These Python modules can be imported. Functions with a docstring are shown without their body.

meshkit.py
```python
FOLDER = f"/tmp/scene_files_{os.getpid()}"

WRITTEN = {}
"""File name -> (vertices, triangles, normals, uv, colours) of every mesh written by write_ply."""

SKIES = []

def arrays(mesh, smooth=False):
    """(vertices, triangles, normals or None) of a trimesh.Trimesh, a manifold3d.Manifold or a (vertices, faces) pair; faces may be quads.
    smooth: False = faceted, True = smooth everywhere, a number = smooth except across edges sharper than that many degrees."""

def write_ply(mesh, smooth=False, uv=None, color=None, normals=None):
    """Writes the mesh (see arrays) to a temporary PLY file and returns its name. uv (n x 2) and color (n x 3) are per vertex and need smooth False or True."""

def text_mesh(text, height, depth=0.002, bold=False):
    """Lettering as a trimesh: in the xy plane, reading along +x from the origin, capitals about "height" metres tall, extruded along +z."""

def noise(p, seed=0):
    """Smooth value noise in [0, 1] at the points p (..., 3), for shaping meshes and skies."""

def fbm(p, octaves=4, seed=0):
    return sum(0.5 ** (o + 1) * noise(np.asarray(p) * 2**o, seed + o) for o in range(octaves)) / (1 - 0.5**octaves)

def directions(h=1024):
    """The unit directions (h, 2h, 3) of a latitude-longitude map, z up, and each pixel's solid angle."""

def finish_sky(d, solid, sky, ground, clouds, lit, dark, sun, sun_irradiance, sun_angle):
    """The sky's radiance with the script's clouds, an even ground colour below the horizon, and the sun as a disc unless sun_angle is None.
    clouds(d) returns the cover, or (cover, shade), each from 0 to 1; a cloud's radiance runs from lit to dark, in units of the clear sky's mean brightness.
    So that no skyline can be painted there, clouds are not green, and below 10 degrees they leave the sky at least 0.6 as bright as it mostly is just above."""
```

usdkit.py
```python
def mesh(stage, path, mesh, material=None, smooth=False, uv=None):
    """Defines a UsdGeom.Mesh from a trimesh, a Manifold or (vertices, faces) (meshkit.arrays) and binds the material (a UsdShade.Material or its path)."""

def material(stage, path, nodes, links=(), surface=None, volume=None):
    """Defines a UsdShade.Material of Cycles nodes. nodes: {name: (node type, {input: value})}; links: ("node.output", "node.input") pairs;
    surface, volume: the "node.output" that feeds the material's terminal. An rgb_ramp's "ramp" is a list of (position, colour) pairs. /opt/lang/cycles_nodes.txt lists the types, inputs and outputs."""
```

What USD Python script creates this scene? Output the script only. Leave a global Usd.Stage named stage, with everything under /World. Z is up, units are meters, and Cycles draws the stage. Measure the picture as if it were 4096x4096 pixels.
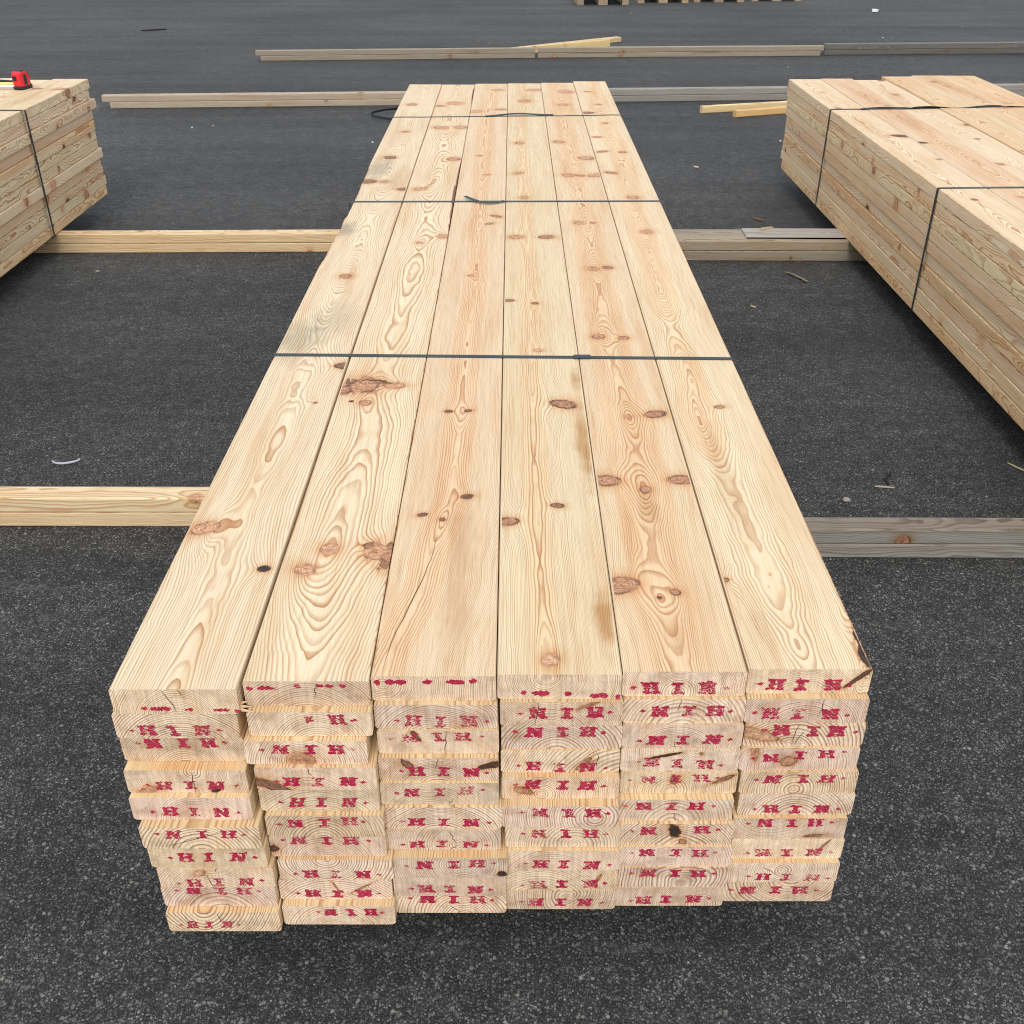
import math, random
import numpy as np, trimesh, usdkit
from meshkit import noise
from pxr import Usd, UsdGeom, UsdLux, UsdShade, Gf, Sdf, Vt
from shapely import affinity, union_all
from shapely.geometry import Polygon, Point, box

stage = Usd.Stage.CreateInMemory()
UsdGeom.SetStageUpAxis(stage, 'Z'); UsdGeom.SetStageMetersPerUnit(stage, 1.0)
W0 = UsdGeom.Xform.Define(stage, '/World'); stage.SetDefaultPrim(W0.GetPrim())
UsdGeom.Scope.Define(stage, '/World/Looks')

# ------------------------------------------------------------------ camera, sky, sun, exposure
EXPOSURE = 0.50
SUN_EL, SUN_AZ = math.radians(43), math.radians(184)      # azimuth = atan2(x, y) of the direction towards the sun
SKY_STRENGTH, SUN_INT, SUN_ANGLE = 0.100, 0.40, 22.0
cam = UsdGeom.Camera.Define(stage, '/World/camera')
cam.AddTranslateOp().Set((0, 0, 1.704)); cam.AddRotateXOp().Set(90 - 31.82)
cam.CreateFocalLengthAttr(26.0); cam.CreateHorizontalApertureAttr(26.0); cam.CreateVerticalApertureAttr(26.0)
cam.CreateClippingRangeAttr(Gf.Vec2f(0.05, 2000)); cam.CreateExposureAttr(EXPOSURE)

usdkit.material(stage, '/World/Looks/overcast_sky', {
    'sky': ('sky_texture', {'sky_type': 'single_scattering', 'sun_disc': False, 'sun_elevation': SUN_EL, 'sun_rotation': SUN_AZ, 'altitude': 50.0, 'air_density': 1.0, 'aerosol_density': 1.5}),
    'tc': ('texture_coordinate', {}),
    'n': ('noise_texture', {'scale': 2.2, 'detail': 6.0, 'roughness': 0.55, 'distortion': 0.3}),
    'cr': ('rgb_ramp', {'ramp': [(0.30, (6.0, 6.4, 7.0)), (0.7, (9.3, 9.6, 10.0))]}),
    'mx': ('mix', {'mix_type': 'mix', 'fac': 0.9}),
    'bg': ('background_shader', {'strength': SKY_STRENGTH})},
    [('tc.generated', 'n.vector'), ('n.fac', 'cr.fac'), ('sky.color', 'mx.color1'), ('cr.color', 'mx.color2'), ('mx.color', 'bg.color')], surface='bg.background')
sky = UsdLux.DomeLight.Define(stage, '/World/sky')
UsdShade.MaterialBindingAPI.Apply(sky.GetPrim()).Bind(UsdShade.Material.Get(stage, '/World/Looks/overcast_sky'))
sky.GetPrim().SetCustomDataByKey('kind', 'structure')
sun = UsdLux.DistantLight.Define(stage, '/World/sun')
sun.CreateIntensityAttr(SUN_INT); sun.CreateNormalizeAttr(True); sun.CreateAngleAttr(SUN_ANGLE); sun.CreateColorAttr(Gf.Vec3f(1.0, 0.96, 0.9))
sun.AddRotateZOp().Set(-math.degrees(SUN_AZ)); sun.AddRotateXOp().Set(-(90 - math.degrees(SUN_EL)))

# ------------------------------------------------------------------ helpers
taken = {}
def path_for(name, parent=None):
    base = (parent.GetPath() if parent is not None else Sdf.Path('/World')).pathString
    k = taken.get((base, name), 0); taken[(base, name)] = k + 1
    return f'{base}/{name}' + (f'_{k:03d}' if k else '')

def tag(p, label=None, cat=None, group=None, kind=None):
    for k, v in (('label', label), ('category', cat), ('group', group), ('kind', kind)):
        if v: p.SetCustomDataByKey(k, v)
    return p

def thing(name, label, cat, group=None, loc=(0, 0, 0)):
    x = UsdGeom.Xform.Define(stage, path_for(name)); x.AddTranslateOp().Set(tuple(float(a) for a in loc))
    return tag(x.GetPrim(), label, cat, group)

def look(m): return UsdShade.Material.Get(stage, '/World/Looks/' + m)

def obj(name, mesh, mat, parent=None, smooth=False, label=None, cat=None, group=None, kind=None):
    m = usdkit.mesh(stage, path_for(name, parent), mesh, look(mat), smooth=smooth)
    return tag(m.GetPrim(), label, cat, group, kind)

def raw(name, v, f, n, prim, mat, parent=None):
    m = UsdGeom.Mesh.Define(stage, path_for(name, parent))
    m.CreatePointsAttr(Vt.Vec3fArray.FromNumpy(v.astype(np.float32)))
    m.CreateFaceVertexCountsAttr(Vt.IntArray.FromNumpy(np.full(len(f), f.shape[1], np.int32)))
    m.CreateFaceVertexIndicesAttr(Vt.IntArray.FromNumpy(f.astype(np.int32).ravel()))
    m.CreateSubdivisionSchemeAttr('none')
    m.CreateNormalsAttr(Vt.Vec3fArray.FromNumpy(n.astype(np.float32))); m.SetNormalsInterpolation('vertex')
    api = UsdGeom.PrimvarsAPI(m)
    for k, a in prim.items():
        api.CreatePrimvar(k, Sdf.ValueTypeNames.Float3Array, 'vertex').Set(Vt.Vec3fArray.FromNumpy(a.astype(np.float32)))
    UsdShade.MaterialBindingAPI.Apply(m.GetPrim()).Bind(look(mat))
    return m.GetPrim()

def ribbon(pts, normal, width, thick):
    """A flat band along pts; normal: outward direction at each point (its thickness), across = tangent x normal."""
    p = np.asarray(pts, float); nn = np.asarray(normal, float)
    t = np.gradient(p, axis=0); t /= np.linalg.norm(t, axis=1, keepdims=True)
    a = np.cross(t, nn); a /= np.linalg.norm(a, axis=1, keepdims=True)
    nn = np.cross(a, t)
    w, h = width / 2, thick / 2
    ring = np.stack([p + a * w + nn * h, p - a * w + nn * h, p - a * w - nn * h, p + a * w - nn * h], 1)
    k = len(p); v = ring.reshape(-1, 3); f = []
    for i in range(k - 1):
        for j in range(4):
            q = [i * 4 + j, i * 4 + (j + 1) % 4, (i + 1) * 4 + (j + 1) % 4, (i + 1) * 4 + j]
            f += [[q[0], q[1], q[2]], [q[0], q[2], q[3]]]
    f += [[0, 2, 1], [0, 3, 2]]; e = (k - 1) * 4; f += [[e, e + 1, e + 2], [e, e + 2, e + 3]]
    m = trimesh.Trimesh(v, f, process=False)
    if m.volume < 0: m.invert()
    return m

# ------------------------------------------------------------------ materials
def M(name, color, rough=0.5, spec=0.5, **extra):
    usdkit.material(stage, '/World/Looks/' + name, {'p': ('principled_bsdf', {'base_color': color, 'roughness': rough, 'specular_ior_level': spec, **extra})}, surface='p.BSDF')

# sawn pine. Mesh attributes give the growth ring number, the distance to the nearest knot and so on; colour and grain are made here.
N = {
 'w1': ('attribute', {'attribute': 'w1'}), 'w2': ('attribute', {'attribute': 'w2'}), 'w3': ('attribute', {'attribute': 'w3'}), 'w4': ('attribute', {'attribute': 'w4'}),
 's1': ('separate_xyz', {}), 's2': ('separate_xyz', {}),
 'fr': ('math', {'math_type': 'fraction'}), 'fl': ('math', {'math_type': 'floor'}),
 'wn': ('white_noise_texture', {'dimensions': '1D'}),
 'late': ('rgb_ramp', {'ramp': [(0, (.55,)*3), (.05, (.04,)*3), (.34, (.03,)*3), (.56, (.16,)*3), (.72, (.58,)*3), (.86, (.76,)*3), (.95, (1,)*3), (1, (.9,)*3)]}),
 'lv': ('map_range', {'from_min': 0.0, 'from_max': 1.0, 'to_min': 0.45, 'to_max': 1.0}),
 'lm': ('math', {'math_type': 'multiply'}), 'lm2': ('math', {'math_type': 'multiply', 'use_clamp': True}),
 'base': ('mix', {'color1': (.660, .556, .390), 'color2': (.385, .190, .080)}),
 # heartwood
 'hk': ('math', {'math_type': 'multiply', 'value2': .7}),
 'heart': ('mix', {'mix_type': 'multiply', 'color2': (.985, .86, .755)}),
 # end grain, lightened to make up for weaker light on the ends
 'ebase': ('mix', {'color1': (.715, .585, .440), 'color2': (.200, .108, .062)}),
 'endm': ('mix', {}),
 'tint': ('mix', {'mix_type': 'multiply', 'fac': 1.0}),
 # fibre streaks and blotches
 'mp': ('mapping', {'mapping_type': 'point', 'scale': (420, 9, 420)}), 'fib': ('noise_texture', {'scale': 1.0, 'detail': 3.0, 'roughness': .6}),
 'mb': ('mapping', {'mapping_type': 'point', 'scale': (24, 2.0, 24)}), 'blo': ('noise_texture', {'scale': 1.0, 'detail': 3.0, 'roughness': .55}),
 'fc': ('rgb_ramp', {'ramp': [(.25, (.76, .72, .66)), (.52, (1, 1, 1)), (.8, (1.08, 1.08, 1.08))]}),
 'bc': ('rgb_ramp', {'ramp': [(.30, (.93, .83, .735)), (.47, (.99, .965, .94)), (.55, (1, 1, 1)), (.72, (1.07, 1.07, 1.05))]}),
 'fm': ('mix', {'mix_type': 'multiply', 'fac': .8}), 'bm': ('mix', {'mix_type': 'multiply', 'fac': .95}),
 # saw marks on the ends: slanting fine bands
 'ms': ('mapping', {'mapping_type': 'point', 'rotation': (0, .75, 0), 'scale': (260, 1, 14)}), 'saw': ('noise_texture', {'scale': 1.0, 'detail': 2.0}),
 'sawc': ('rgb_ramp', {'ramp': [(.35, (.86, .85, .84)), (.62, (1.12, 1.12, 1.12))]}), 'sawf': ('math', {'math_type': 'multiply', 'value2': .8}), 'sm': ('mix', {'mix_type': 'multiply'}),
 'me': ('mapping', {'mapping_type': 'point', 'scale': (22, 3, 30)}), 'eb': ('noise_texture', {'scale': 1.0, 'detail': 4.0, 'roughness': .6}),
 'ebc': ('rgb_ramp', {'ramp': [(.32, (.80, .75, .70)), (.5, (1.04, 1.03, 1.02)), (.7, (1.14, 1.13, 1.09))]}), 'em': ('mix', {'mix_type': 'multiply'}),
 # stains: positive blue-grey, negative brown
 'sp': ('math', {'math_type': 'maximum', 'value2': 0.0}), 'sn0': ('math', {'math_type': 'multiply', 'value2': -1.0}), 'sn': ('math', {'math_type': 'maximum', 'value2': 0.0}),
 'blue': ('mix', {'mix_type': 'multiply', 'color2': (.42, .47, .48)}), 'brown': ('mix', {'mix_type': 'multiply', 'color2': (.62, .40, .19)}),
 # weathered wood
 'wbase': ('mix', {'color1': (.285, .268, .240), 'color2': (.130, .115, .098)}), 'wm': ('mix', {}), 'wt': ('mix', {'mix_type': 'multiply', 'fac': 1.0}), 'wtt': ('mix', {'mix_type': 'multiply', 'fac': 1.0}), 'wb': ('mix', {'mix_type': 'multiply', 'fac': 1.0}),
 # knots
 'kd3': ('math', {'math_type': 'multiply', 'value2': 1 / 3}),
 'kn': ('noise_texture', {'scale': 160.0, 'detail': 2.0}), 'knj': ('map_range', {'to_min': -.07, 'to_max': .07}), 'kda': ('math', {'math_type': 'add'}),
 'kmask': ('rgb_ramp', {'ramp': [(.315, (1,)*3), (.385, (0,)*3)]}),
 'khalo': ('rgb_ramp', {'ramp': [(.33, (.95,)*3), (.42, (.62,)*3), (.6, (.25,)*3), (.95, (0,)*3)]}),
 'krim': ('rgb_ramp', {'ramp': [(.22, (0,)*3), (.30, (.8,)*3), (.345, (1,)*3), (.385, (.25,)*3), (.42, (0,)*3)]}),
 'kr5': ('math', {'math_type': 'multiply', 'value2': 12.0}), 'krf': ('math', {'math_type': 'fraction'}),
 'kring': ('rgb_ramp', {'ramp': [(0, (.66, .60, .58)), (.5, (1.22, 1.2, 1.18)), (1, (.66, .60, .58))]}),
 'kcol': ('rgb_ramp', {'ramp': [(0, (.560, .350, .215)), (.3, (.490, .275, .160)), (.6, (.355, .185, .105)), (.85, (.110, .060, .040)), (1, (.040, .026, .020))]}), 'kcr': ('mix', {'mix_type': 'multiply', 'fac': 1.0}), 'kn2': ('noise_texture', {'scale': 95.0, 'detail': 3.0, 'roughness': .65}), 'kvar': ('rgb_ramp', {'ramp': [(.30, (.50, .42, .40)), (.5, (1, .96, .94)), (.68, (1.45, 1.5, 1.5))]}), 'kcv': ('mix', {'mix_type': 'multiply', 'fac': .85}), 'kck': ('math', {'math_type': 'multiply', 'value2': .82}),
 'halo': ('mix', {'mix_type': 'multiply', 'color2': (.82, .54, .33)}),
 'kmix': ('mix', {}), 'rimk': ('math', {'math_type': 'multiply'}), 'rimn': ('rgb_ramp', {'ramp': [(.38, (.12,)*3), (.60, (1,)*3)]}), 'rimb': ('map_range', {'from_min': 0.0, 'from_max': .6, 'to_min': .35, 'to_max': .95, 'clamp': True}), 'rimq': ('math', {'math_type': 'multiply'}), 'kn3': ('noise_texture', {'scale': 48.0, 'detail': 1.0}), 'rimm': ('mix', {'color2': (.065, .032, .020)}),
 'p': ('principled_bsdf', {'roughness': .62, 'specular_ior_level': .28}),
 'bh': ('math', {'math_type': 'multiply_add', 'value2': -.6}),
 'bump': ('bump', {'strength': .10, 'distance': .0010})}
L = [('w1.vector', 's1.vector'), ('w2.vector', 's2.vector'), ('s1.x', 'fr.value1'), ('s1.x', 'fl.value1'), ('fl.value', 'wn.w'), ('fr.value', 'late.fac'),
 ('wn.value', 'lv.value'), ('late.color', 'lm.value1'), ('lv.result', 'lm.value2'), ('lm.value', 'lm2.value1'), ('w5x.y', 'lm2.value2'),
 ('lm2.value', 'base.fac'), ('w3.alpha', 'hk.value2'), ('base.color', 'heart.color1'),
 ('lm2.value', 'ebase.fac'), ('s2.x', 'endm.fac'), ('heart.color', 'endm.color1'), ('ebase.color', 'endm.color2'),
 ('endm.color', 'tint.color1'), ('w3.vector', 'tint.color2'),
 ('w4.vector', 'mp.vector'), ('mp.vector', 'fib.vector'), ('w4.vector', 'mb.vector'), ('mb.vector', 'blo.vector'), ('fib.fac', 'fc.fac'), ('blo.fac', 'bc.fac'),
 ('tint.color', 'fm.color1'), ('fc.color', 'fm.color2'), ('fm.color', 'bm.color1'), ('bc.color', 'bm.color2'),
 ('w4.vector', 'ms.vector'), ('ms.vector', 'saw.vector'), ('saw.fac', 'sawc.fac'), ('s2.x', 'sawf.value1'), ('sawf.value', 'sm.fac'), ('bm.color', 'sm.color1'), ('sawc.color', 'sm.color2'),
 ('w4.vector', 'me.vector'), ('me.vector', 'eb.vector'), ('eb.fac', 'ebc.fac'), ('s2.x', 'em.fac'), ('sm.color', 'em.color1'), ('ebc.color', 'em.color2'),
 ('s2.y', 'sp.value1'), ('s2.y', 'sn0.value1'), ('sn0.value', 'sn.value1'), ('sp.value', 'blue.fac'), ('wm.color', 'blue.color1'), ('sn.value', 'brown.fac'), ('blue.color', 'brown.color1'),
 ('lm2.value', 'wbase.fac'), ('fc.color', 'wt.color2'), ('wbase.color', 'wt.color1'), ('wt.color', 'wtt.color1'), ('w3.vector', 'wtt.color2'), ('wtt.color', 'wb.color1'), ('bc.color', 'wb.color2'), ('em.color', 'wm.color1'), ('wb.color', 'wm.color2'), ('s2.z', 'wm.fac'),
 ('w4.vector', 'kn.vector'), ('kn.fac', 'knj.value'), ('s1.y', 'kd3.value1'), ('kd3.value', 'kda.value1'), ('knj.result', 'kda.value2'),
 ('kda.value', 'kmask.fac'), ('kda.value', 'khalo.fac'), ('kda.value', 'krim.fac'), ('kd3.value', 'kr5.value1'), ('kr5.value', 'krf.value1'), ('krf.value', 'kring.fac'),
 ('s1.z', 'kcol.fac'), ('w4.vector', 'kn2.vector'), ('kn2.fac', 'kvar.fac'), ('kcol.color', 'kcv.color1'), ('kvar.color', 'kcv.color2'), ('kcv.color', 'kcr.color1'), ('kring.color', 'kcr.color2'),
 ('khalo.color', 'halo.fac'), ('brown.color', 'halo.color1'), ('kmask.color', 'kmix.fac'), ('halo.color', 'kmix.color1'), ('kcr.color', 'kmix.color2'),
 ('krim.color', 'rimk.value1'), ('s1.z', 'rimb.value'), ('rimb.result', 'rimk.value2'), ('w4.vector', 'kn3.vector'), ('kn3.fac', 'rimn.fac'), ('rimk.value', 'rimq.value1'), ('rimn.color', 'rimq.value2'), ('rimq.value', 'rimm.fac'), ('kmix.color', 'rimm.color1'),
 ('rimm.color', 'p.base_color'), ('lm2.value', 'bh.value1'), ('fib.fac', 'bh.value3'), ('bh.value', 'bump.height'), ('bump.normal', 'p.normal')]
L.remove(('w3.alpha', 'hk.value2')); L += [('w5x.x', 'hk.value1'), ('hk.value', 'heart.fac'), ('w5.vector', 'w5x.vector')]
N['w5'] = ('attribute', {'attribute': 'w5'}); N['w5x'] = ('separate_xyz', {})
usdkit.material(stage, '/World/Looks/sawn_pine', N, L, surface='p.BSDF')

usdkit.material(stage, '/World/Looks/stamp_ink', {
 'g': ('geometry', {}), 'mp': ('mapping', {'mapping_type': 'point', 'scale': (260, 1, 620)}), 'n': ('noise_texture', {'scale': 1.0, 'detail': 3.0}),
 'n3': ('noise_texture', {'scale': 14.0, 'detail': 1.0}), 'sh': ('map_range', {'from_min': .3, 'from_max': .7, 'to_min': -.13, 'to_max': .10}), 'ad': ('math', {'math_type': 'add'}), 'r': ('rgb_ramp', {'ramp': [(.36, (0,)*3), (.45, (.95,)*3)]}), 'n2': ('noise_texture', {'scale': 120.0, 'detail': 2.0}),
 'c': ('rgb_ramp', {'ramp': [(.3, (.31, .008, .034)), (.7, (.48, .035, .085))]}),
 't': ('transparent_bsdf', {}), 'p': ('principled_bsdf', {'roughness': .6, 'specular_ior_level': .3}), 'm': ('mix_closure', {})},
 [('g.position', 'mp.vector'), ('mp.vector', 'n.vector'), ('g.position', 'n3.vector'), ('n3.fac', 'sh.value'), ('n.fac', 'ad.value1'), ('sh.result', 'ad.value2'), ('ad.value', 'r.fac'), ('g.position', 'n2.vector'), ('n2.fac', 'c.fac'), ('c.color', 'p.base_color'), ('r.color', 'm.fac'), ('t.BSDF', 'm.closure1'), ('p.BSDF', 'm.closure2')], surface='m.closure')

# asphalt: dark binder with grey stones of mixed size, light specks, worn tone patches, scuffs and fine dust
A = {'g': ('geometry', {}),
 'wob': ('noise_texture', {'scale': 260.0, 'detail': 2.0}), 'wv': ('mix', {'mix_type': 'linear_light', 'fac': .0016}),
 'v1': ('voronoi_texture', {'scale': 235.0, 'feature': 'f1', 'randomness': 1.0}),
 'v2': ('voronoi_texture', {'scale': 520.0, 'feature': 'f1'}),
 'v1s': ('separate_color', {}), 'v2s': ('separate_color', {}),
 'st1': ('rgb_ramp', {'ramp': [(0, (.020, .0202, .0208)), (.40, (.028, .0282, .029)), (.60, (.056, .0563, .057)), (.82, (.105, .106, .106)), (.95, (.165, .165, .163)), (1, (.22, .22, .215))]}),
 'st2': ('rgb_ramp', {'ramp': [(0, (.020, .0202, .0208)), (.60, (.029, .0293, .030)), (.85, (.072, .073, .074)), (1, (.16, .16, .16))]}),
 'e1': ('rgb_ramp', {'ramp': [(.40, (1,)*3), (.60, (0,)*3)]}), 'e2': ('rgb_ramp', {'ramp': [(.3, (1,)*3), (.7, (0,)*3)]}),
 'bm': ('mix', {'color1': (.0165, .0167, .0172)}), 'bm2': ('mix', {'color1': (.0165, .0167, .0172)}), 'mxs': ('mix', {'mix_type': 'lighten', 'fac': 1.0}),
 'v3': ('voronoi_texture', {'scale': 95.0, 'feature': 'f1'}), 'v3s': ('separate_color', {}), 'st3': ('rgb_ramp', {'ramp': [(.80, (0,)*3), (.84, (1,)*3)]}), 'e3': ('rgb_ramp', {'ramp': [(.30, (1,)*3), (.42, (0,)*3)]}), 'k3': ('math', {'math_type': 'multiply'}), 'c3': ('rgb_ramp', {'ramp': [(0, (.055, .054, .053)), (.5, (.13, .128, .122)), (.9, (.17, .16, .145)), (1, (.24, .24, .23))]}), 'm3': ('mix', {}),
 'n1': ('noise_texture', {'scale': .45, 'detail': 5.0, 'roughness': .55}), 'c1': ('rgb_ramp', {'ramp': [(.3, (.86, .87, .88)), (.52, (1.18, 1.18, 1.175)), (.72, (1.45, 1.44, 1.41))]}), 'm1': ('mix', {'mix_type': 'multiply', 'fac': 1.0}),
 'm7p': ('mapping', {'mapping_type': 'point', 'rotation': (0, 0, .12), 'scale': (.16, 1.9, 1)}), 'n7': ('noise_texture', {'scale': 1.0, 'detail': 5.0, 'roughness': .6, 'distortion': .5}), 'c7': ('rgb_ramp', {'ramp': [(.32, (.78, .78, .785)), (.5, (1, 1, 1)), (.68, (1.2, 1.2, 1.19))]}), 'm7': ('mix', {'mix_type': 'multiply', 'fac': 1.0}),
 'n5': ('noise_texture', {'scale': 9.0, 'detail': 4.0, 'roughness': .6}), 'c5': ('rgb_ramp', {'ramp': [(.3, (.86, .86, .86)), (.7, (1.16, 1.16, 1.16))]}), 'm5': ('mix', {'mix_type': 'multiply', 'fac': 1.0}), 'n6': ('noise_texture', {'scale': 16.0, 'detail': 6.0, 'roughness': .82}), 'c6': ('rgb_ramp', {'ramp': [(.3, (.60, .60, .60)), (.5, (1, 1, 1)), (.68, (1.6, 1.6, 1.58))]}), 'm6': ('mix', {'mix_type': 'multiply', 'fac': .8}),
 # long scuffs running across the yard
 'ms': ('mapping', {'mapping_type': 'point', 'scale': (1.7, 13, 1)}), 'n2': ('noise_texture', {'scale': 1.0, 'detail': 7.0, 'roughness': .62}), 'c2': ('rgb_ramp', {'ramp': [(.58, (0,)*3), (.74, (.75,)*3)]}),
 'n2b': ('noise_texture', {'scale': 55.0, 'detail': 2.0}), 'c2b': ('rgb_ramp', {'ramp': [(.45, (0,)*3), (.62, (1,)*3)]}), 'scf': ('math', {'math_type': 'multiply'}),
 'scm': ('mix', {'color2': (.135, .132, .125)}),
 # tyre arcs far off
 'sx': ('separate_xyz', {}), 'tm': ('mapping', {'mapping_type': 'point', 'location': (9.5, -4.0, 0)}), 'tl': ('vector_math', {'math_type': 'length'}),
 'p': ('principled_bsdf', {'roughness': .58, 'specular_ior_level': .24}), 'rr': ('map_range', {'from_min': .0, 'from_max': 1.0, 'to_min': .92, 'to_max': .62}),
 'hh': ('mix', {'mix_type': 'add', 'fac': .6}), 'bump': ('bump', {'strength': .75, 'distance': .0022})}
del A['tl'], A['tm'], A['sx']
usdkit.material(stage, '/World/Looks/asphalt', A, [
 ('g.position', 'wob.vector'), ('g.position', 'wv.color1'), ('wob.color', 'wv.color2'), ('wv.color', 'v1.vector'), ('wv.color', 'v2.vector'),
 ('v1.color', 'v1s.color'), ('v2.color', 'v2s.color'), ('v1s.r', 'st1.fac'), ('v2s.g', 'st2.fac'), ('v1.distance', 'e1.fac'), ('v2.distance', 'e2.fac'),
 ('e1.color', 'bm.fac'), ('st1.color', 'bm.color2'), ('e2.color', 'bm2.fac'), ('st2.color', 'bm2.color2'), ('bm.color', 'mxs.color1'), ('bm2.color', 'mxs.color2'),
 ('g.position', 'n1.vector'), ('n1.fac', 'c1.fac'), ('wv.color', 'v3.vector'), ('v3.color', 'v3s.color'), ('v3s.r', 'st3.fac'), ('v3.distance', 'e3.fac'), ('st3.color', 'k3.value1'), ('e3.color', 'k3.value2'), ('v3s.g', 'c3.fac'), ('k3.value', 'm3.fac'), ('mxs.color', 'm3.color1'), ('c3.color', 'm3.color2'), ('m3.color', 'm1.color1'), ('c1.color', 'm1.color2'),
 ('g.position', 'n5.vector'), ('n5.fac', 'c5.fac'), ('g.position', 'm7p.vector'), ('m7p.vector', 'n7.vector'), ('n7.fac', 'c7.fac'), ('m1.color', 'm7.color1'), ('c7.color', 'm7.color2'), ('m7.color', 'm5.color1'), ('c5.color', 'm5.color2'),
 ('g.position', 'ms.vector'), ('ms.vector', 'n2.vector'), ('n2.fac', 'c2.fac'), ('g.position', 'n2b.vector'), ('n2b.fac', 'c2b.fac'), ('c2.color', 'scf.value1'), ('c2b.color', 'scf.value2'),
 ('g.position', 'n6.vector'), ('n6.fac', 'c6.fac'), ('m5.color', 'm6.color1'), ('c6.color', 'm6.color2'), ('scf.value', 'scm.fac'), ('m6.color', 'scm.color1'), ('scm.color', 'p.base_color'), ('v1s.g', 'rr.value'), ('rr.result', 'p.roughness'),
 ('e1.color', 'hh.color1'), ('e2.color', 'hh.color2'), ('hh.color', 'bump.height'), ('bump.normal', 'p.normal')], surface='p.BSDF')

M('green_strap', (.026, .042, .047), .5, .25)
M('black_strap', (.012, .014, .015), .42, .4)
M('split_shadow', (.085, .045, .022), .9, .1)
M('raw_splinter', (.66, .47, .30), .7, .2)
M('stamp_black', (.06, .06, .07), .8, .2)
M('red_plastic', (.62, .012, .022), .32, .5)
M('black_rubber', (.012, .012, .013), .55, .4)
M('dark_label', (.022, .014, .014), .4, .4)
M('steel_grey', (.10, .10, .11), .4, .5)
M('yellow_tape', (.78, .58, .12), .4, .4)
M('white_tape', (.78, .77, .72), .4, .4)
M('white_plastic', (.42, .44, .50), .5, .4)
M('white_paper', (.74, .75, .78), .7, .3)
M('straw', (.36, .30, .19), .8, .2)
M('dead_leaf', (.22, .20, .10), .7, .2)
M('dark_twig', (.020, .018, .016), .8, .2)
M('pale_chip', (.48, .40, .28), .8, .2)
M('brown_bark', (.14, .10, .07), .9, .1)
M('grey_stone', (.27, .26, .25), .8, .2)

# ------------------------------------------------------------------ ground
g = 150.0
obj('asphalt_yard', (np.array([[-g, -g, 0], [g, -g, 0], [g, g, 0], [-g, g, 0]], float), np.array([[0, 1, 2, 3]])), 'asphalt', kind='structure', label='dark grey asphalt yard with light aggregate specks')

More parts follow.
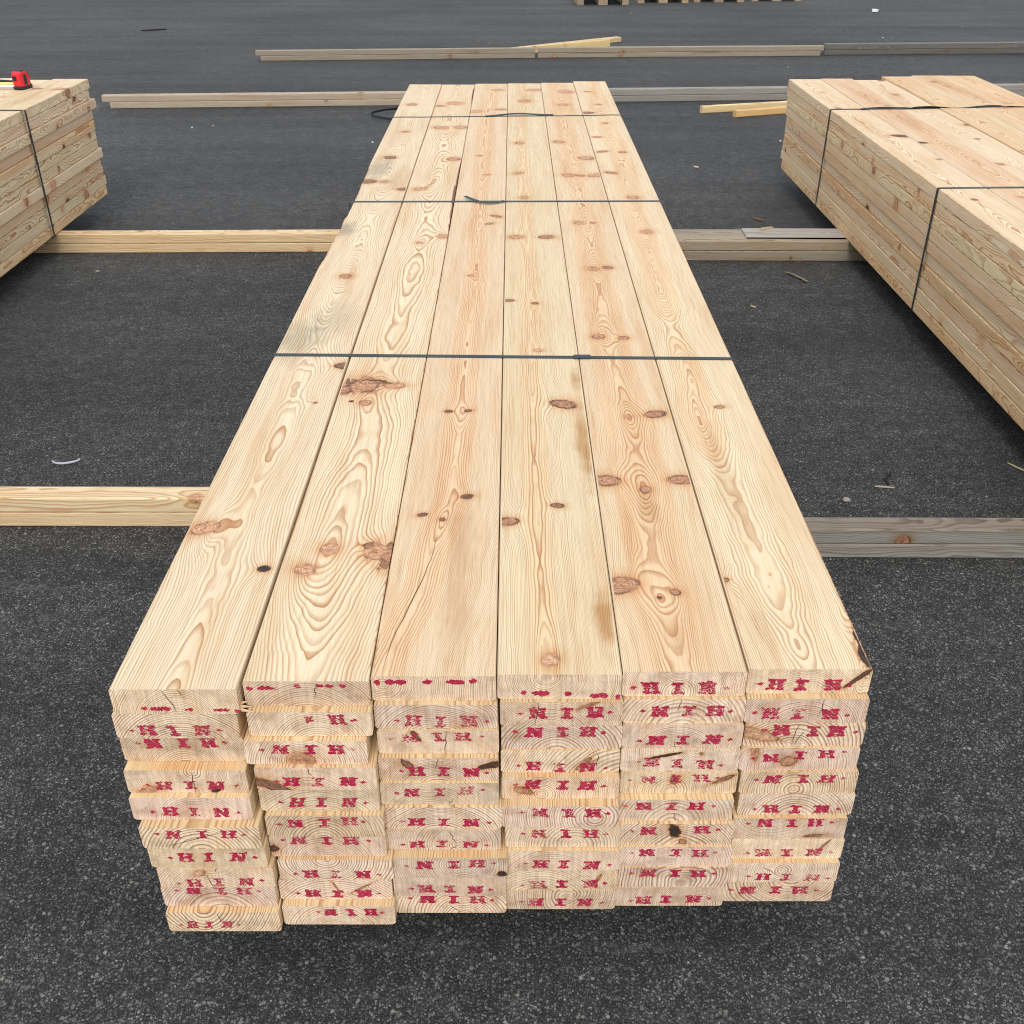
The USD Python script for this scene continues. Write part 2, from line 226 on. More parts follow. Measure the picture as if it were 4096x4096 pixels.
# ------------------------------------------------------------------ timber
class Wood:
    """Growth rings of one sawn piece in its own frame: x across (-W/2..W/2), y along (0..L), z up (0..T)."""
    def __init__(s, seed, W, T, Ln, pith=(0, -.03), ring=.0032, heart=.06, tint=(1, 1, 1), drift=.012, wave=1.0, whorls=True, tops=(), patches=(), ends=(), stains=(), weather=0.0, pithpath=None, whorl_gap=.45, kc=.4, contrast=1.0, ksize=1.0):
        R = s.R = np.random.RandomState(seed); s.seed = seed; s.W, s.T, s.L = W, T, Ln
        s.tint, s.weather, s.heart, s.wave, s.contrast = tint, weather, heart, wave, contrast
        k = max(3, int(Ln / (.55 if pithpath is None else .28)) + 3); s.ky = np.linspace(-.3, Ln + .3, k)
        s.kx = pith[0] + R.randn(k) * drift * .6; s.kz = pith[1] + R.randn(k) * drift * (1 if pith[1] > -.02 else 1.3)
        if pithpath is not None:
            s.kx += np.interp(s.ky, [p[0] for p in pithpath], [p[1] for p in pithpath]) - pith[0]
            s.kz += np.interp(s.ky, [p[0] for p in pithpath], [p[2] for p in pithpath]) - pith[1]
        s.kx[0] = s.kx[1] = pith[0] if pithpath is None else s.kx[1]; s.kz[1] = pith[1] if pithpath is None else s.kz[1]; s.kz[0] = s.kz[1]
        wd = ring * np.clip(np.interp(np.arange(400), np.linspace(0, 400, 50), .55 + R.rand(50) * .9) * (.75 + .5 * R.rand(400)), .35, 2)
        wd[:6] *= 1.5
        s.rr = np.concatenate([[0], np.cumsum(wd)])
        s.patches, s.ends, s.stains = patches, ends, stains
        s.kn = []                                       # (y, px, pz, dx, dz, radius, reference distance, darkness, slope)
        for (x, y, a, dk) in tops:
            px, pz = s.pith(y); dx, dz = x - px, max(T - pz, .012, .75 * abs(x - px)); q = math.hypot(dx, dz); s.kn.append((y, px, T - dz, dx / q, dz / q, a * .80, q, dk, R.randn() * .2))
        if whorls:
            y = R.rand() * whorl_gap
            while y < Ln:
                n = R.randint(1, 4); a0 = R.rand() * 6.28
                for j in range(n):
                    th = a0 + j * 6.28 / n + R.randn() * .4; px, pz = s.pith(y)
                    s.kn.append((y + R.randn() * .012, px, pz, math.cos(th), math.sin(th), (.006 + .011 * R.rand()) * ksize, .05, np.clip(kc + R.randn() * .3, .1, 1), R.randn() * .15))
                y += whorl_gap * (.6 + .9 * R.rand())
    def pith(s, y):
        def smooth(v):
            u = np.clip((np.asarray(y, float) - s.ky[0]) / (s.ky[1] - s.ky[0]), 0, len(s.ky) - 1.001); i = u.astype(int); t = u - i; t = t * t * (3 - 2 * t)
            return v[i] * (1 - t) + v[i + 1] * t
        return smooth(s.kx), smooth(s.kz)
    def sample(s, p, end):
        x, y, z = p.T; px, pz = s.pith(y)
        q = np.stack([x * 14 + s.seed * 3.7, y * 3.2 + s.seed, z * 14], 1)
        w = (noise(q, s.seed) - .5) * .0085 + (noise(q * 2.3 + 9, s.seed) - .5) * .0055 + (noise(q * np.array([4.5, 7.0, 4.5]) + 5, s.seed) - .5) * .0026
        w += (noise(np.stack([x * 11, y * 17, z * 11], 1), s.seed + 21) - .5) * .0030 + (noise(np.stack([x * 26, y * 42, z * 26], 1), s.seed + 22) - .5) * .0014
        w = w * s.wave * np.where(end > .5, .55, 1.0)
        r = np.hypot(x - px, z - pz) + w
        kd = np.full(len(p), 3.0); kc = np.zeros(len(p)); st = np.zeros(len(p))
        ry = r.copy()
        for (ky, kx, kz, dx, dz, a, ref, dk, sl) in s.kn:
            near = np.abs(y - ky) < .30
            if not near.any(): continue
            xx, yy, zz = x[near] - kx, y[near] - ky, z[near] - kz
            t = xx * dx + zz * dz; yy = yy - sl * (np.maximum(t, 0) - ref); o = -xx * dz + zz * dx
            ar = a * np.clip((t + .012) / (ref + .012), .12, 1.15)
            ok = t > -.004
            d = np.where(ok, np.hypot(yy * .88, o) / ar, 3.0)
            better = d < kd[near]; kk = kd[near]; cc = kc[near]; kk[better] = d[better]; cc[better] = dk; kd[near] = kk; kc[near] = cc
            dd = np.hypot(yy * .34, o) / (ar + .003)
            ry[near] -= np.where(ok, 1, 0) * np.minimum(a + .002, .02) * (.85 * np.exp(-(dd / 1.5) ** 2) + .40 * np.exp(-(dd / 3.4) ** 2))
        nz = noise(np.stack([x * 160, y * 90, z * 160], 1), s.seed + 3) - .5; nz2 = noise(np.stack([x * 45, y * 30, z * 45], 1), s.seed + 4) - .5
        for (cx, cy, rx, rl, dk) in s.patches:        # ragged knots and bark seen on the upper face
            d = np.hypot((x - cx) / rx, (y - cy) / rl) + nz * .7 + nz2 * .9
            d = np.where((z > s.T - .03) & (end < .5), np.maximum(d, .0), 3.0); b = d < kd; kd = np.where(b, d, kd); kc = np.where(b, dk, kc)
            ry -= .010 * np.exp(-(np.hypot((x - cx) / rx, (y - cy) / rl * .6) / 1.6) ** 2)
        for (cx, cz, ra, rb, ang, dk) in s.ends:      # knots cut through on the near end
            c_, s_ = math.cos(ang), math.sin(ang); u, v = (x - cx) * c_ + (z - cz) * s_, -(x - cx) * s_ + (z - cz) * c_
            d = np.hypot(u / ra, v / rb) + nz * .5 + nz2 * .4
            d = np.where((end > .5) & (y < .01), d, 3.0); b = d < kd; kd = np.where(b, d, kd); kc = np.where(b, dk, kc)
            ry = np.where(end > .5, ry - .006 * np.exp(-(np.hypot(u / ra, v / rb) / 1.7) ** 2), ry)
        for (cx, cy, rx, rl, v) in s.stains:
            d = np.hypot((x - cx) / rx, (y - cy) / rl) + nz2 * .8 + nz * .3; st += np.where(z > s.T - .007, v, 0) * np.clip(1.35 - d, 0, 1)
        n = np.interp(np.maximum(ry, 0), s.rr, np.arange(len(s.rr)))
        hb = s.heart * (1 + .25 * (noise(np.stack([x * 6, y * 1.5, z * 6], 1), s.seed + 8) - .5))
        hr = np.clip((hb - r) / .006, 0, 1)
        w1 = np.stack([n + 1.0, np.clip(kd, 0, 3), kc], 1); w2 = np.stack([end, np.clip(st, -1, 1), np.full(len(p), s.weather)], 1)
        w4 = p + np.array([s.seed * 1.37 % 50, s.seed * 2.11 % 50, 0])
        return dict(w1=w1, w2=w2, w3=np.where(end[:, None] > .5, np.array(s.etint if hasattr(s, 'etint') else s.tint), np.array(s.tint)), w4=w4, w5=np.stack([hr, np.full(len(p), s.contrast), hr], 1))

def lin(a, b, step): return np.linspace(a, b, max(2, int(round((b - a) / step)) + 1))

def board(name, parent, wood, M4, fine=(), caps=(.05, .05), r=(.0035, .0065), deform=None, mat='sawn_pine'):
    """fine: dict of strip -> (cross step, y stations). caps: grid step on the near and far end. r: rounding of the upper and lower edges."""
    W, T, Ln = wood.W, wood.T, wood.L; h = W / 2; rt, rb = r; fine = dict(fine); ylo = np.array([0, Ln])
    def strip(pts, nrm, ys, e):
        k, n = len(pts), len(ys)
        v = np.stack([np.repeat(pts[:, 0][None], n, 0), np.repeat(ys[:, None], k, 1), np.repeat(pts[:, 1][None], n, 0)], -1).reshape(-1, 3)
        nn = np.repeat(np.stack([nrm[:, 0], 0 * nrm[:, 0], nrm[:, 1]], 1)[None], n, 0).reshape(-1, 3)
        i, j = np.meshgrid(np.arange(n - 1), np.arange(k - 1), indexing='ij'); a = i * k + j
        return v, nn, np.stack([a, a + k, a + k + 1, a + 1], -1).reshape(-1, 4), np.full(len(v), e)
    out = []
    def flat(key, a, b, nrm):
        st, ys = fine.get(key, (9, ylo)); L_ = math.hypot(b[0] - a[0], b[1] - a[1]); k = max(2, int(round(L_ / st)) + 1); t = np.linspace(0, 1, k)[:, None]
        out.append(strip(np.array(a) * (1 - t) + np.array(b) * t, np.tile(nrm, (k, 1)), ys, 0.0))
    flat('right', (h, rb), (h, T - rt), (1, 0)); flat('top', (h - rt, T), (-h + rt, T), (0, 1)); flat('left', (-h, T - rt), (-h, rb), (-1, 0)); flat('bottom', (-h + rb, 0), (h - rb, 0), (0, -1))
    for key, cx, cz, rr, a0 in (('right', h - rt, T - rt, rt, 0), ('left', -h + rt, T - rt, rt, 90), ('lowleft', -h + rb, rb, rb, 180), ('lowright', h - rb, rb, rb, 270)):
        an = np.radians(a0 + np.linspace(0, 90, 4)); nr = np.stack([np.cos(an), np.sin(an)], 1)
        ys = fine.get(key if not key.startswith('low') else key[3:], (9, ylo))[1]
        out.append(strip(np.array([cx, cz]) + nr * rr, nr, ys, 0.0))
    for side, st in enumerate(caps):
        zs = np.unique(np.round(np.concatenate([np.linspace(0, rb, 4), lin(rb, T - rt, st), T - rt + np.linspace(0, rt, 4)]), 6)); us = np.linspace(-1, 1, max(2, int(W / st) + 1))
        hw = np.where(zs < rb, h - rb + np.sqrt(np.maximum(rb ** 2 - (rb - zs) ** 2, 0)), np.where(zs > T - rt, h - rt + np.sqrt(np.maximum(rt ** 2 - (zs - T + rt) ** 2, 0)), h))
        v = np.stack([us[None] * hw[:, None], np.full((len(zs), len(us)), Ln if side else 0.0), np.repeat(zs[:, None], len(us), 1)], -1).reshape(-1, 3)
        k = len(us); i, j = np.meshgrid(np.arange(len(zs) - 1), np.arange(k - 1), indexing='ij'); a = i * k + j
        q = np.stack([a, a + 1, a + k + 1, a + k], -1).reshape(-1, 4); q = q[:, ::-1] if side else q
        out.append((v, np.tile([0, 1.0 if side else -1.0, 0], (len(v), 1)), q, np.ones(len(v))))
    o = np.cumsum([0] + [len(x[0]) for x in out]); v = np.vstack([x[0] for x in out]); n = np.vstack([x[1] for x in out]); f = np.vstack([x[2] + b for x, b in zip(out, o)]); e = np.concatenate([x[3] for x in out])
    pv = wood.sample(v, e)
    if deform is not None: v = deform(v, e, pv)
    v = v @ M4[:3, :3].T + M4[:3, 3]; n = n @ M4[:3, :3].T
    return raw(name, v, f, n, pv, mat, parent)

def place(x, y, z, yaw=0.0, tilt=0.0):
    c, s = math.cos(yaw), math.sin(yaw); m = np.eye(4); m[:3, :3] = [[c, -s, 0], [s, c, 0], [0, 0, 1]]
    if tilt: ct, st = math.cos(tilt), math.sin(tilt); m[:3, :3] = m[:3, :3] @ np.array([[1, 0, 0], [0, ct, -st], [0, st, ct]])
    m[:3, 3] = x, y, z; return m

# ------------------------------------------------------------------ ink stamps on the board ends
def letter(ch):
    b = lambda *a: box(*a)
    if ch == 'H': p = [b(.10, 0, .36, 1), b(.64, 0, .90, 1), b(.3, .42, .7, .60), b(0, 0, .45, .15), b(.55, 0, 1, .15), b(0, .85, .45, 1), b(.55, .85, 1, 1)]
    elif ch == 'I': p = [b(.30, 0, .70, 1), b(.0, 0, 1, .16), b(.0, .84, 1, 1)]
    elif ch == 'N': p = [b(.10, 0, .32, 1), b(.68, 0, .90, 1), Polygon([(.05, 1), (.36, 1), (.92, 0), (.62, 0)]), b(0, 0, .42, .14), b(0, .86, .34, 1), b(.56, .86, 1, 1)]
    else: p = [Point(.5, .5).buffer(.30), Polygon([(0, .5), (.5, .36), (1, .5), (.5, .64)]), Polygon([(.5, 0), (.64, .5), (.5, 1), (.36, .5)])]
    return union_all(p)

def stamp_meshes(seed, W, T, flip, u0, u1, vc, hf, kind):
    """(name, mesh) of every mark of one stamp. u0, u1: middles of the two dots as fractions of the width; vc, hf: middle and height as fractions of the thickness, from the top."""
    from shapely import transform
    R = np.random.RandomState(seed); span = (u1 - u0) * W; hgt = hf * T; out = []
    lay = [('.', 0, .085, .42), ('H', .185, .185, 1), ('I', .475, .125, 1), ('N', .81, .19, 1), ('.', 1.0, .085, .42)]
    if kind == 'part': lay = [('.', 0, .095, .42), ('H', .185, .185, 1), ('I', .475, .08, .45)]
    if kind == 'noI': lay = [lay[0], lay[1], lay[3], lay[4]]
    heavy = R.rand(); lean = 5 * R.randn(); rise = R.randn() * .005
    for ch, c, w, hh in lay:
        fac = hh if hf < .5 else hh * .75
        g_ = affinity.scale(letter(ch), w * span, hgt * fac, origin=(0, 0)); g_ = affinity.translate(g_, -w * span / 2, -hgt * fac / 2)
        if kind == 'blob':                                  # only the rim of the stamp touched: low blots
            g_ = union_all([affinity.scale(Point(x_ * w * span * .5, R.randn() * .0008).buffer(1, 10), w * span * R.uniform(.20, .34), hgt * R.uniform(.30, .55)) for x_ in ((-.5, .1, .55) if ch in 'HN' else (-.15, .2))])
        elif ch != '.':
            g_ = affinity.skew(g_, xs=lean + R.randn() * 6).buffer(.0010 * heavy)
            if heavy > .55 and R.rand() < .6: g_ = g_.union(affinity.scale(Point(R.uniform(-.3, .3) * w * span, R.uniform(-.3, .3) * hgt).buffer(1, 8), .2 * w * span, .22 * hgt))
        if hf >= .5 and ch != '.':                          # a double print leaves light gaps
            y0 = -hgt * (.20 + .04 * R.randn())
            for k in range(3): g_ = g_.difference(box(-W, y0 + k * .0034, W, y0 + k * .0034 + .0008))
            if R.rand() < .6: yy = R.uniform(.1, .4) * hgt; g_ = g_.difference(box(-W, yy, W, yy + .0007))
        elif kind != 'blob' and ch != '.' and R.rand() < .7:
            yy = R.uniform(-.4, .4) * hgt; x0 = R.uniform(-.5, .1) * w * span; g_ = g_.difference(box(x0, yy, x0 + .6 * w * span, yy + .0007))
        ps = []
        for a_ in getattr(g_, 'geoms', [g_]):
            if a_.area < 1.5e-6: continue
            def wob(co):
                co = np.asarray(co); q = np.c_[(co + c * .3) * 380, np.zeros(len(co))] + seed
                return co + np.c_[noise(q, seed) - .5, noise(q + 31, seed) - .5] * .0034 + np.c_[noise(q * 3, seed) - .5, noise(q * 3 + 31, seed) - .5] * .0014
            a_ = transform(a_.segmentize(.0013), wob).buffer(0).simplify(.0002)
            ps += [trimesh.creation.extrude_polygon(b_, .0005, engine='earcut') for b_ in getattr(a_, 'geoms', [a_]) if b_.area > 1e-6]
        if not ps: continue
        m = trimesh.util.concatenate(ps); v = m.vertices; x = v[:, 0] + (c - .5) * span + R.randn() * .0012; zz = v[:, 1] + R.randn() * .0007 + rise * (c - .5) * span * 6
        if flip: x, zz = -x, -zz
        out.append(('stamped_dot' if ch == '.' else 'stamped_letter', trimesh.Trimesh(np.stack([((u0 + u1) / 2 - .5) * W + x, -v[:, 2] - .0002, T - vc * T + zz], 1), m.faces, process=False)))
    return out

# ------------------------------------------------------------------ the middle bundle: six columns of ten boards
BW, BT, PITCH, Z0, ZT = .1992, .0517, .0521, .105, .626
X = [[-.531, -.537, -.535, -.533, -.531, -.52, -.517, -.51, -.513, -.51], [-.326, -.324, -.334, -.322, -.322, -.316, -.316, -.306, -.311, -.308], [-.125, -.123, -.121, -.122, -.122, -.117, -.119, -.107, -.11, -.11],
     [.076, .08, .082, .081, .082, .082, .088, .09, .088, .087], [.277, .28, .282, .282, .284, .28, .284, .287, .286, .284], [.479, .48, .484, .482, .488, .491, .485, .488, .486, .484]]
Y = [[1.212, 1.212, 1.213, 1.193, 1.182, 1.166, 1.17, 1.169, 1.171, 1.158], [1.231, 1.217, 1.206, 1.199, 1.201, 1.191, 1.193, 1.186, 1.185, 1.172], [1.243, 1.234, 1.23, 1.22, 1.215, 1.209, 1.207, 1.19, 1.192, 1.196],
     [1.247, 1.241, 1.241, 1.238, 1.228, 1.212, 1.213, 1.205, 1.205, 1.204], [1.254, 1.247, 1.244, 1.242, 1.24, 1.226, 1.219, 1.214, 1.212, 1.211], [1.26, 1.248, 1.247, 1.243, 1.24, 1.239, 1.232, 1.231, 1.222, 1.221]]
YBACK = [6.69, 6.68, 6.71, 6.725, 6.745, 6.80]
TOPK = {
0: [(-.062, .467, .0235, .25), (.075, .328, .0105, 1), (.094, 1.245, .021, .75), (.056, 1.025, .005, .8), (.001, 1.946, .0227, .5), (-.019, 3.562, .030, .7), (-.026, 4.828, .030, .4), (-.002, 4.111, .02, .5), (-.066, 3.133, .033, .7), (.088, 3.009, .024, .7), (-.002, 3.129, .022, .4)],
1: [(-.027, 1.006, .0165, .35), (-.018, .374, .0213, .2), (-.051, .306, .0195, .2), (-.062, 1.014, .006, .9), (.002, 4.838, .045, .15), (-.067, 4.765, .022, .5), (-.033, 4.188, .034, .25), (.06, 4.2, .034, .25), (.059, 3.514, .03, .4), (-.043, 2.994, .024, .2), (.005, 2.276, .0144, .3), (.082, 2.351, .023, .2)],
2: [(-.023, .947, .0076, .8), (.019, .95, .0082, .8), (.03, .554, .0098, .8), (-.052, .484, .0074, .8), (-.012, .466, .0073, .7), (.062, 2.593, .0146, .6), (.039, 2.492, .0114, .5), (-.017, 3.565, .0132, .5), (.011, 3.216, .0134, .3), (.058, 4.653, .022, .5), (-.068, 4.597, .029, .15), (.024, 5.252, .024, .2), (-.003, 1.92, .0087, .3)],
3: [(.041, .984, .0231, .6), (.013, .515, .0096, .7), (-.08, .455, .0156, .6), (-.017, .036, .0165, .1), (-.052, 2.326, .021, .3), (.04, 2.326, .021, .6), (-.028, 2.848, .0207, .3), (-.039, 3.242, .0203, .3), (-.034, 3.823, .025, .3), (-.017, 4.897, .038, .3), (-.082, 1.691, .0113, .7), (-.01, 1.668, .0097, .7), (-.009, 1.311, .0101, .2), (.046, 5.248, .032, .2)],
4: [(-.072, .608, .0224, .5), (-.001, .571, .0144, .4), (.073, .612, .0192, .5), (-.004, .908, .0101, .4), (.056, .92, .019, .6), (-.074, .236, .0249, .45), (.012, .214, .0105, .5), (-.017, .197, .0057, .8), (-.037, 1.401, .0179, .4), (.027, 1.39, .0134, .5), (-.013, 1.976, .0194, .4), (.031, 1.987, .016, .6), (-.03, 2.494, .0191, .3), (.017, 2.494, .0115, .5), (-.033, 3.196, .028, .3), (.014, 3.188, .0168, .5), (.076, 3.196, .028, .3), (.048, 3.51, .03, .3), (-.048, 3.838, .0254, .3), (.004, 4.778, .03, .2), (.025, 5.183, .04, .2)],
5: [(.016, .954, .0092, .5), (-.002, 2.376, .0233, .3), (.027, 3.618, .0184, .5), (-.057, 3.633, .0184, .6), (-.047, 3.229, .0192, .6), (.003, 4.27, .0166, .5), (-.068, 4.545, .029, .7), (.003, 4.78, .018, .5), (-.028, 5.177, .016, .5), (-.061, 3.942, .017, .5), (-.003, 2.835, .026, .3), (-.096, .244, .0078, .6)]}
PATCH = {1: [(-.045, 1.11, .036, .044, .45), (-.092, 1.085, .020, .032, .55), (.028, 1.105, .028, .016, .3), (-.012, 1.125, .022, .014, .7), (.072, .366, .024, .028, .35), (.094, .352, .018, .040, .5), (.055, .385, .012, .010, .65)], 5: [(.099, .072, .006, .040, 1.0), (.098, .030, .010, .028, 1.0)], 0: [(-.1, 2.6, .006, .35, .9), (-.1, 3.2, .007, .12, .9)]}
STAIN = {0: [(-.06, 1.42, .07, .15, .5), (.03, 1.58, .07, .14, .3), (-.07, 2.45, .04, .08, .7), (-.05, 3.35, .07, .18, .6), (.05, 3.2, .06, .22, -.4), (-.03, 4.0, .06, .2, -.2)],
         3: [(.085, 1.12, .016, .06, -.75), (.085, .78, .017, .20, -.8), (.082, .14, .016, .09, -.8)], 2: [(.03, .30, .03, .30, -.4)], 4: [(.0, .5, .02, .09, -.5), (.0, .09, .018, .06, -.4)], 5: [(-.03, .6, .02, .25, -.35), (-.06, .1, .02, .12, -.3)], 1: [(-.09, .03, .03, .4, -.15)]}
# pith of each end (u across 0..1, v down 0..), mean ring width, heartwood radius
PITH = {(0, 0): (.50, 1.55), (0, 1): (.52, 2.0), (0, 2): (.5, 1.5), (0, 3): (.56, .06), (0, 4): (.55, 1.25), (0, 5): (.5, 1.3), (0, 6): (.35, 1.6), (0, 7): (.5, 1.7), (0, 8): (.5, 1.45), (0, 9): (.35, -.5),
 (1, 0): (.47, 1.8), (1, 1): (.55, 1.6), (1, 2): (.48, 1.0), (1, 3): (.45, 1.7), (1, 4): (.48, 2.2), (1, 5): (.47, 1.2), (1, 6): (.48, 1.4), (1, 7): (.42, -.1), (1, 8): (.5, 2.2), (1, 9): (.45, 1.5),
 (2, 0): (.07, .38), (2, 1): (.46, 1.7), (2, 2): (.5, 1.8), (2, 3): (.5, 1.6), (2, 4): (.42, 1.7), (2, 5): (.52, 1.6), (2, 6): (.62, .72), (2, 7): (.63, .3), (2, 8): (.5, 1.3), (2, 9): (.62, 1.2),
 (3, 0): (.38, .15), (3, 1): (.42, 1.5), (3, 2): (.47, 1.4), (3, 3): (1.1, 1.9), (3, 4): (.34, .8), (3, 5): (.81, .58), (3, 6): (.6, .88), (3, 7): (.4, 1.6), (3, 8): (.3, 1.9), (3, 9): (.55, .3),
 (4, 0): (.46, .85), (4, 1): (.5, 1.4), (4, 2): (.45, 1.5), (4, 3): (.62, .05), (4, 4): (.43, .9), (4, 5): (.48, 1.15), (4, 6): (.55, 1.5), (4, 7): (.47, 1.15), (4, 8): (.6, .82), (4, 9): (.8, .9),
 (5, 0): (.45, 1.3), (5, 1): (.48, 1.5), (5, 2): (.44, .9), (5, 3): (.42, .9), (5, 4): (.47, .8), (5, 5): (.5, 1.3), (5, 6): (.35, -.5), (5, 7): (.5, 1.4), (5, 8): (.5, .4), (5, 9): (.6, -.4)}
# knots on the ends: u, v, radius across, radius up (m), angle, darkness
ENDK = {(0, 3): [(.17, .9, .018, .007, .3, .2), (.73, .85, .008, .006, .4, 1)], (1, 3): [(.09, .75, .035, .010, -.35, .75)], (1, 6): [(.03, .62, .008, .008, 0, .9)], (2, 3): [(.24, .28, .012, .007, -.8, .7), (.96, .3, .022, .007, .3, .9)], (2, 2): [(.32, .25, .014, .004, -1.0, .75)],
 (2, 7): [(.95, .78, .008, .006, 0, 1)], (3, 3): [(.70, .6, .020, .005, .9, .45)], (3, 1): [(.72, .15, .02, .003, .45, .6)], (4, 3): [(.36, .33, .026, .003, .25, .95), (.68, .25, .004, .004, 0, .5)], (4, 4): [(.46, .4, .008, .009, 0, .4), (.9, .3, .02, .004, .5, .7)], (4, 6): [(.49, .3, .010, .018, .3, 1.0), (.57, .85, .007, .008, .3, .6)],
 (5, 3): [(.12, .2, .006, .02, .2, .35), (.42, .6, .013, .010, .6, .4)], (5, 0): [(.9, .35, .03, .004, .8, .85)], (0, 7): [(.36, .27, .010, .006, .3, .15)], (3, 4): [(.18, .62, .016, .008, -.3, .55)], (1, 2): [(.46, .85, .02, .014, 0, .35)], (1, 8): [(.5, .3, .014, .002, -1.2, .6), (.75, .35, .022, .002, .6, .6)], (5, 7): [(.83, .3, .014, .002, 1.0, .6)], (3, 8): [(.83, .4, .012, .003, 1.2, .6)], (5, 6): [(.74, .86, .016, .003, .1, .7)]}
# stamps: flipped (reads NIH from here), u of the left and right dot, middle and height down the end, kind
ST = {(0, 0): (0, .25, .99, .80, .15, 'blob'), (0, 1): (0, .13, .84, .66, .52, ''), (0, 2): (1, .13, .85, .21, .38, ''), (0, 3): (0, .17, .89, .67, .33, ''), (0, 4): (0, .18, .89, .65, .38, ''), (0, 5): (1, .15, .87, .33, .36, ''), (0, 6): (0, .17, .90, .52, .42, ''), (0, 7): (0, .17, .89, .71, .36, ''), (0, 8): (1, .14, .86, .2, .34, ''), (0, 9): (0, .11, .63, .64, .32, 'narrow'),
 (1, 0): (1, .05, .79, .22, .15, 'blob'), (1, 1): (1, .12, .85, .26, .5, 'part'), (1, 2): (1, .15, .88, .36, .36, ''), (1, 3): (0, .165, .885, .63, .34, ''), (1, 4): (0, .18, .88, .59, .4, ''), (1, 5): (1, .115, .84, .33, .36, ''), (1, 6): (1, .12, .84, .21, .36, ''), (1, 7): (0, .14, .87, .73, .34, ''), (1, 8): (0, .16, .88, .69, .32, ''), (1, 9): (1, .32, .89, .35, .3, 'narrow'),
 (2, 0): (1, .04, .81, .24, .2, 'blob'), (2, 1): (0, .18, .905, .68, .58, ''), (2, 2): (1, .12, .85, .3, .34, ''), (2, 3): (0, .18, .91, .6, .36, ''), (2, 4): (1, .13, .85, .4, .35, ''), (2, 5): (0, .14, .89, .69, .33, ''), (2, 6): (0, .14, .87, .74, .3, ''), (2, 7): (1, .125, .88, .33, .35, ''), (2, 8): (0, .15, .86, .64, .35, ''), (2, 9): (1, .14, .875, .26, .38, ''),
 (3, 0): (0, .21, .96, .8, .2, 'blob'), (3, 1): (1, .155, .905, .45, .57, ''), (3, 2): (1, .12, .85, .27, .38, ''), (3, 3): (0, .155, .89, .74, .38, ''), (3, 4): (1, .12, .87, .37, .37, ''), (3, 5): (1, .18, .91, .32, .36, ''), (3, 6): (1, .15, .87, .34, .38, ''), (3, 7): (0, .17, .89, .68, .36, ''), (3, 8): (0, .15, .89, .68, .35, ''), (3, 9): (0, .16, .88, .6, .36, ''),
 (4, 0): (0, .1, .84, .66, .6, ''), (4, 1): (1, .16, .89, .5, .52, ''), (4, 2): (0, .15, .9, .68, .34, ''), (4, 3): (0, .14, .855, .66, .34, ''), (4, 4): (1, .085, .83, .33, .32, ''), (4, 5): (1, .07, .83, .3, .32, ''), (4, 6): (1, .13, .87, .32, .33, 'noI'), (4, 7): (1, .11, .86, .3, .33, ''), (4, 8): (1, .13, .87, .3, .33, ''), (4, 9): (0, .145, .87, .65, .35, ''),
 (5, 0): (0, .1, .84, .61, .54, ''), (5, 1): (0, .08, .83, .62, .54, ''), (5, 2): (1, .16, .915, .32, .55, ''), (5, 3): (1, .12, .87, .34, .33, ''), (5, 4): (1, .14, .88, .33, .33, ''), (5, 5): (0, .155, .88, .7, .34, ''), (5, 6): (1, .13, .86, .24, .35, ''), (5, 7): (0, .15, .895, .68, .33, ''), (5, 8): (0, .19, .925, .74, .33, ''), (5, 9): (1, .07, .84, .4, .35, '')}
# drying splits on the ends: u at the top, u lower down, v from, v to
SPLIT = {(0, 0): [(.42, .50, 0, .9), (.55, .56, 0, .25)], (0, 3): [(.57, .55, 0, 1)], (0, 5): [(.7, .2, .2, .9)], (0, 7): [(.52, .52, 0, .2), (.42, .48, .3, 1)], (0, 9): [(.45, .45, 0, .5)], (1, 0): [(.58, .545, .1, .7)], (1, 3): [(.44, .45, 0, .4)], (1, 9): [(.45, .45, 0, .4)], (2, 2): [(.57, .57, 0, 1)], (2, 3): [(.5, .49, 0, .5)],
 (2, 6): [(.54, .63, 0, .7), (.63, .56, .72, 1)], (3, 1): [(.31, .29, 0, 1)], (3, 3): [(.82, .81, .1, .8)], (4, 1): [(.47, .45, 0, .5)], (4, 2): [(.43, .43, .7, 1)], (5, 1): [(.63, .6, 0, .6)], (5, 2): [(.44, .44, 0, .9), (.5, .46, .3, .9)], (2, 4): [(.62, .58, .7, 1)], (4, 5): [(.5, .5, .6, 1)], (5, 8): [(.3, .4, .2, .6)], (2, 9): [(.5, .6, .6, .95)]}
rng = np.random.RandomState(11)
TINT = [(1.03, 1.03, 1.03), (1.04, 1.03, 1.01), (1.02, .97, .945), (1.0, 1.0, .955), (1.01, .965, .925), (1.04, 1.03, 1.0)]

def split_strip(pts, w, parent, name='split'):
    """A thin dark crack along points that lie on the surface; offset is already in them."""
    p = np.asarray(pts, float); t = np.gradient(p, axis=0); up = np.array([0, 0, 1.0]) if abs(t[0][2]) < 1e-9 else np.array([0, -1.0, 0])
    s = np.cross(t, up); s /= np.linalg.norm(s, axis=1, keepdims=True); ww = w * np.sin(np.linspace(.2, math.pi - .2, len(p)))[:, None] / 2
    v = np.vstack([p - s * ww, p + s * ww]); k = len(p); f = [[i, i + 1, k + i + 1, k + i] for i in range(k - 1)]
    obj(name, (v, np.array(f)), 'split_shadow', parent)

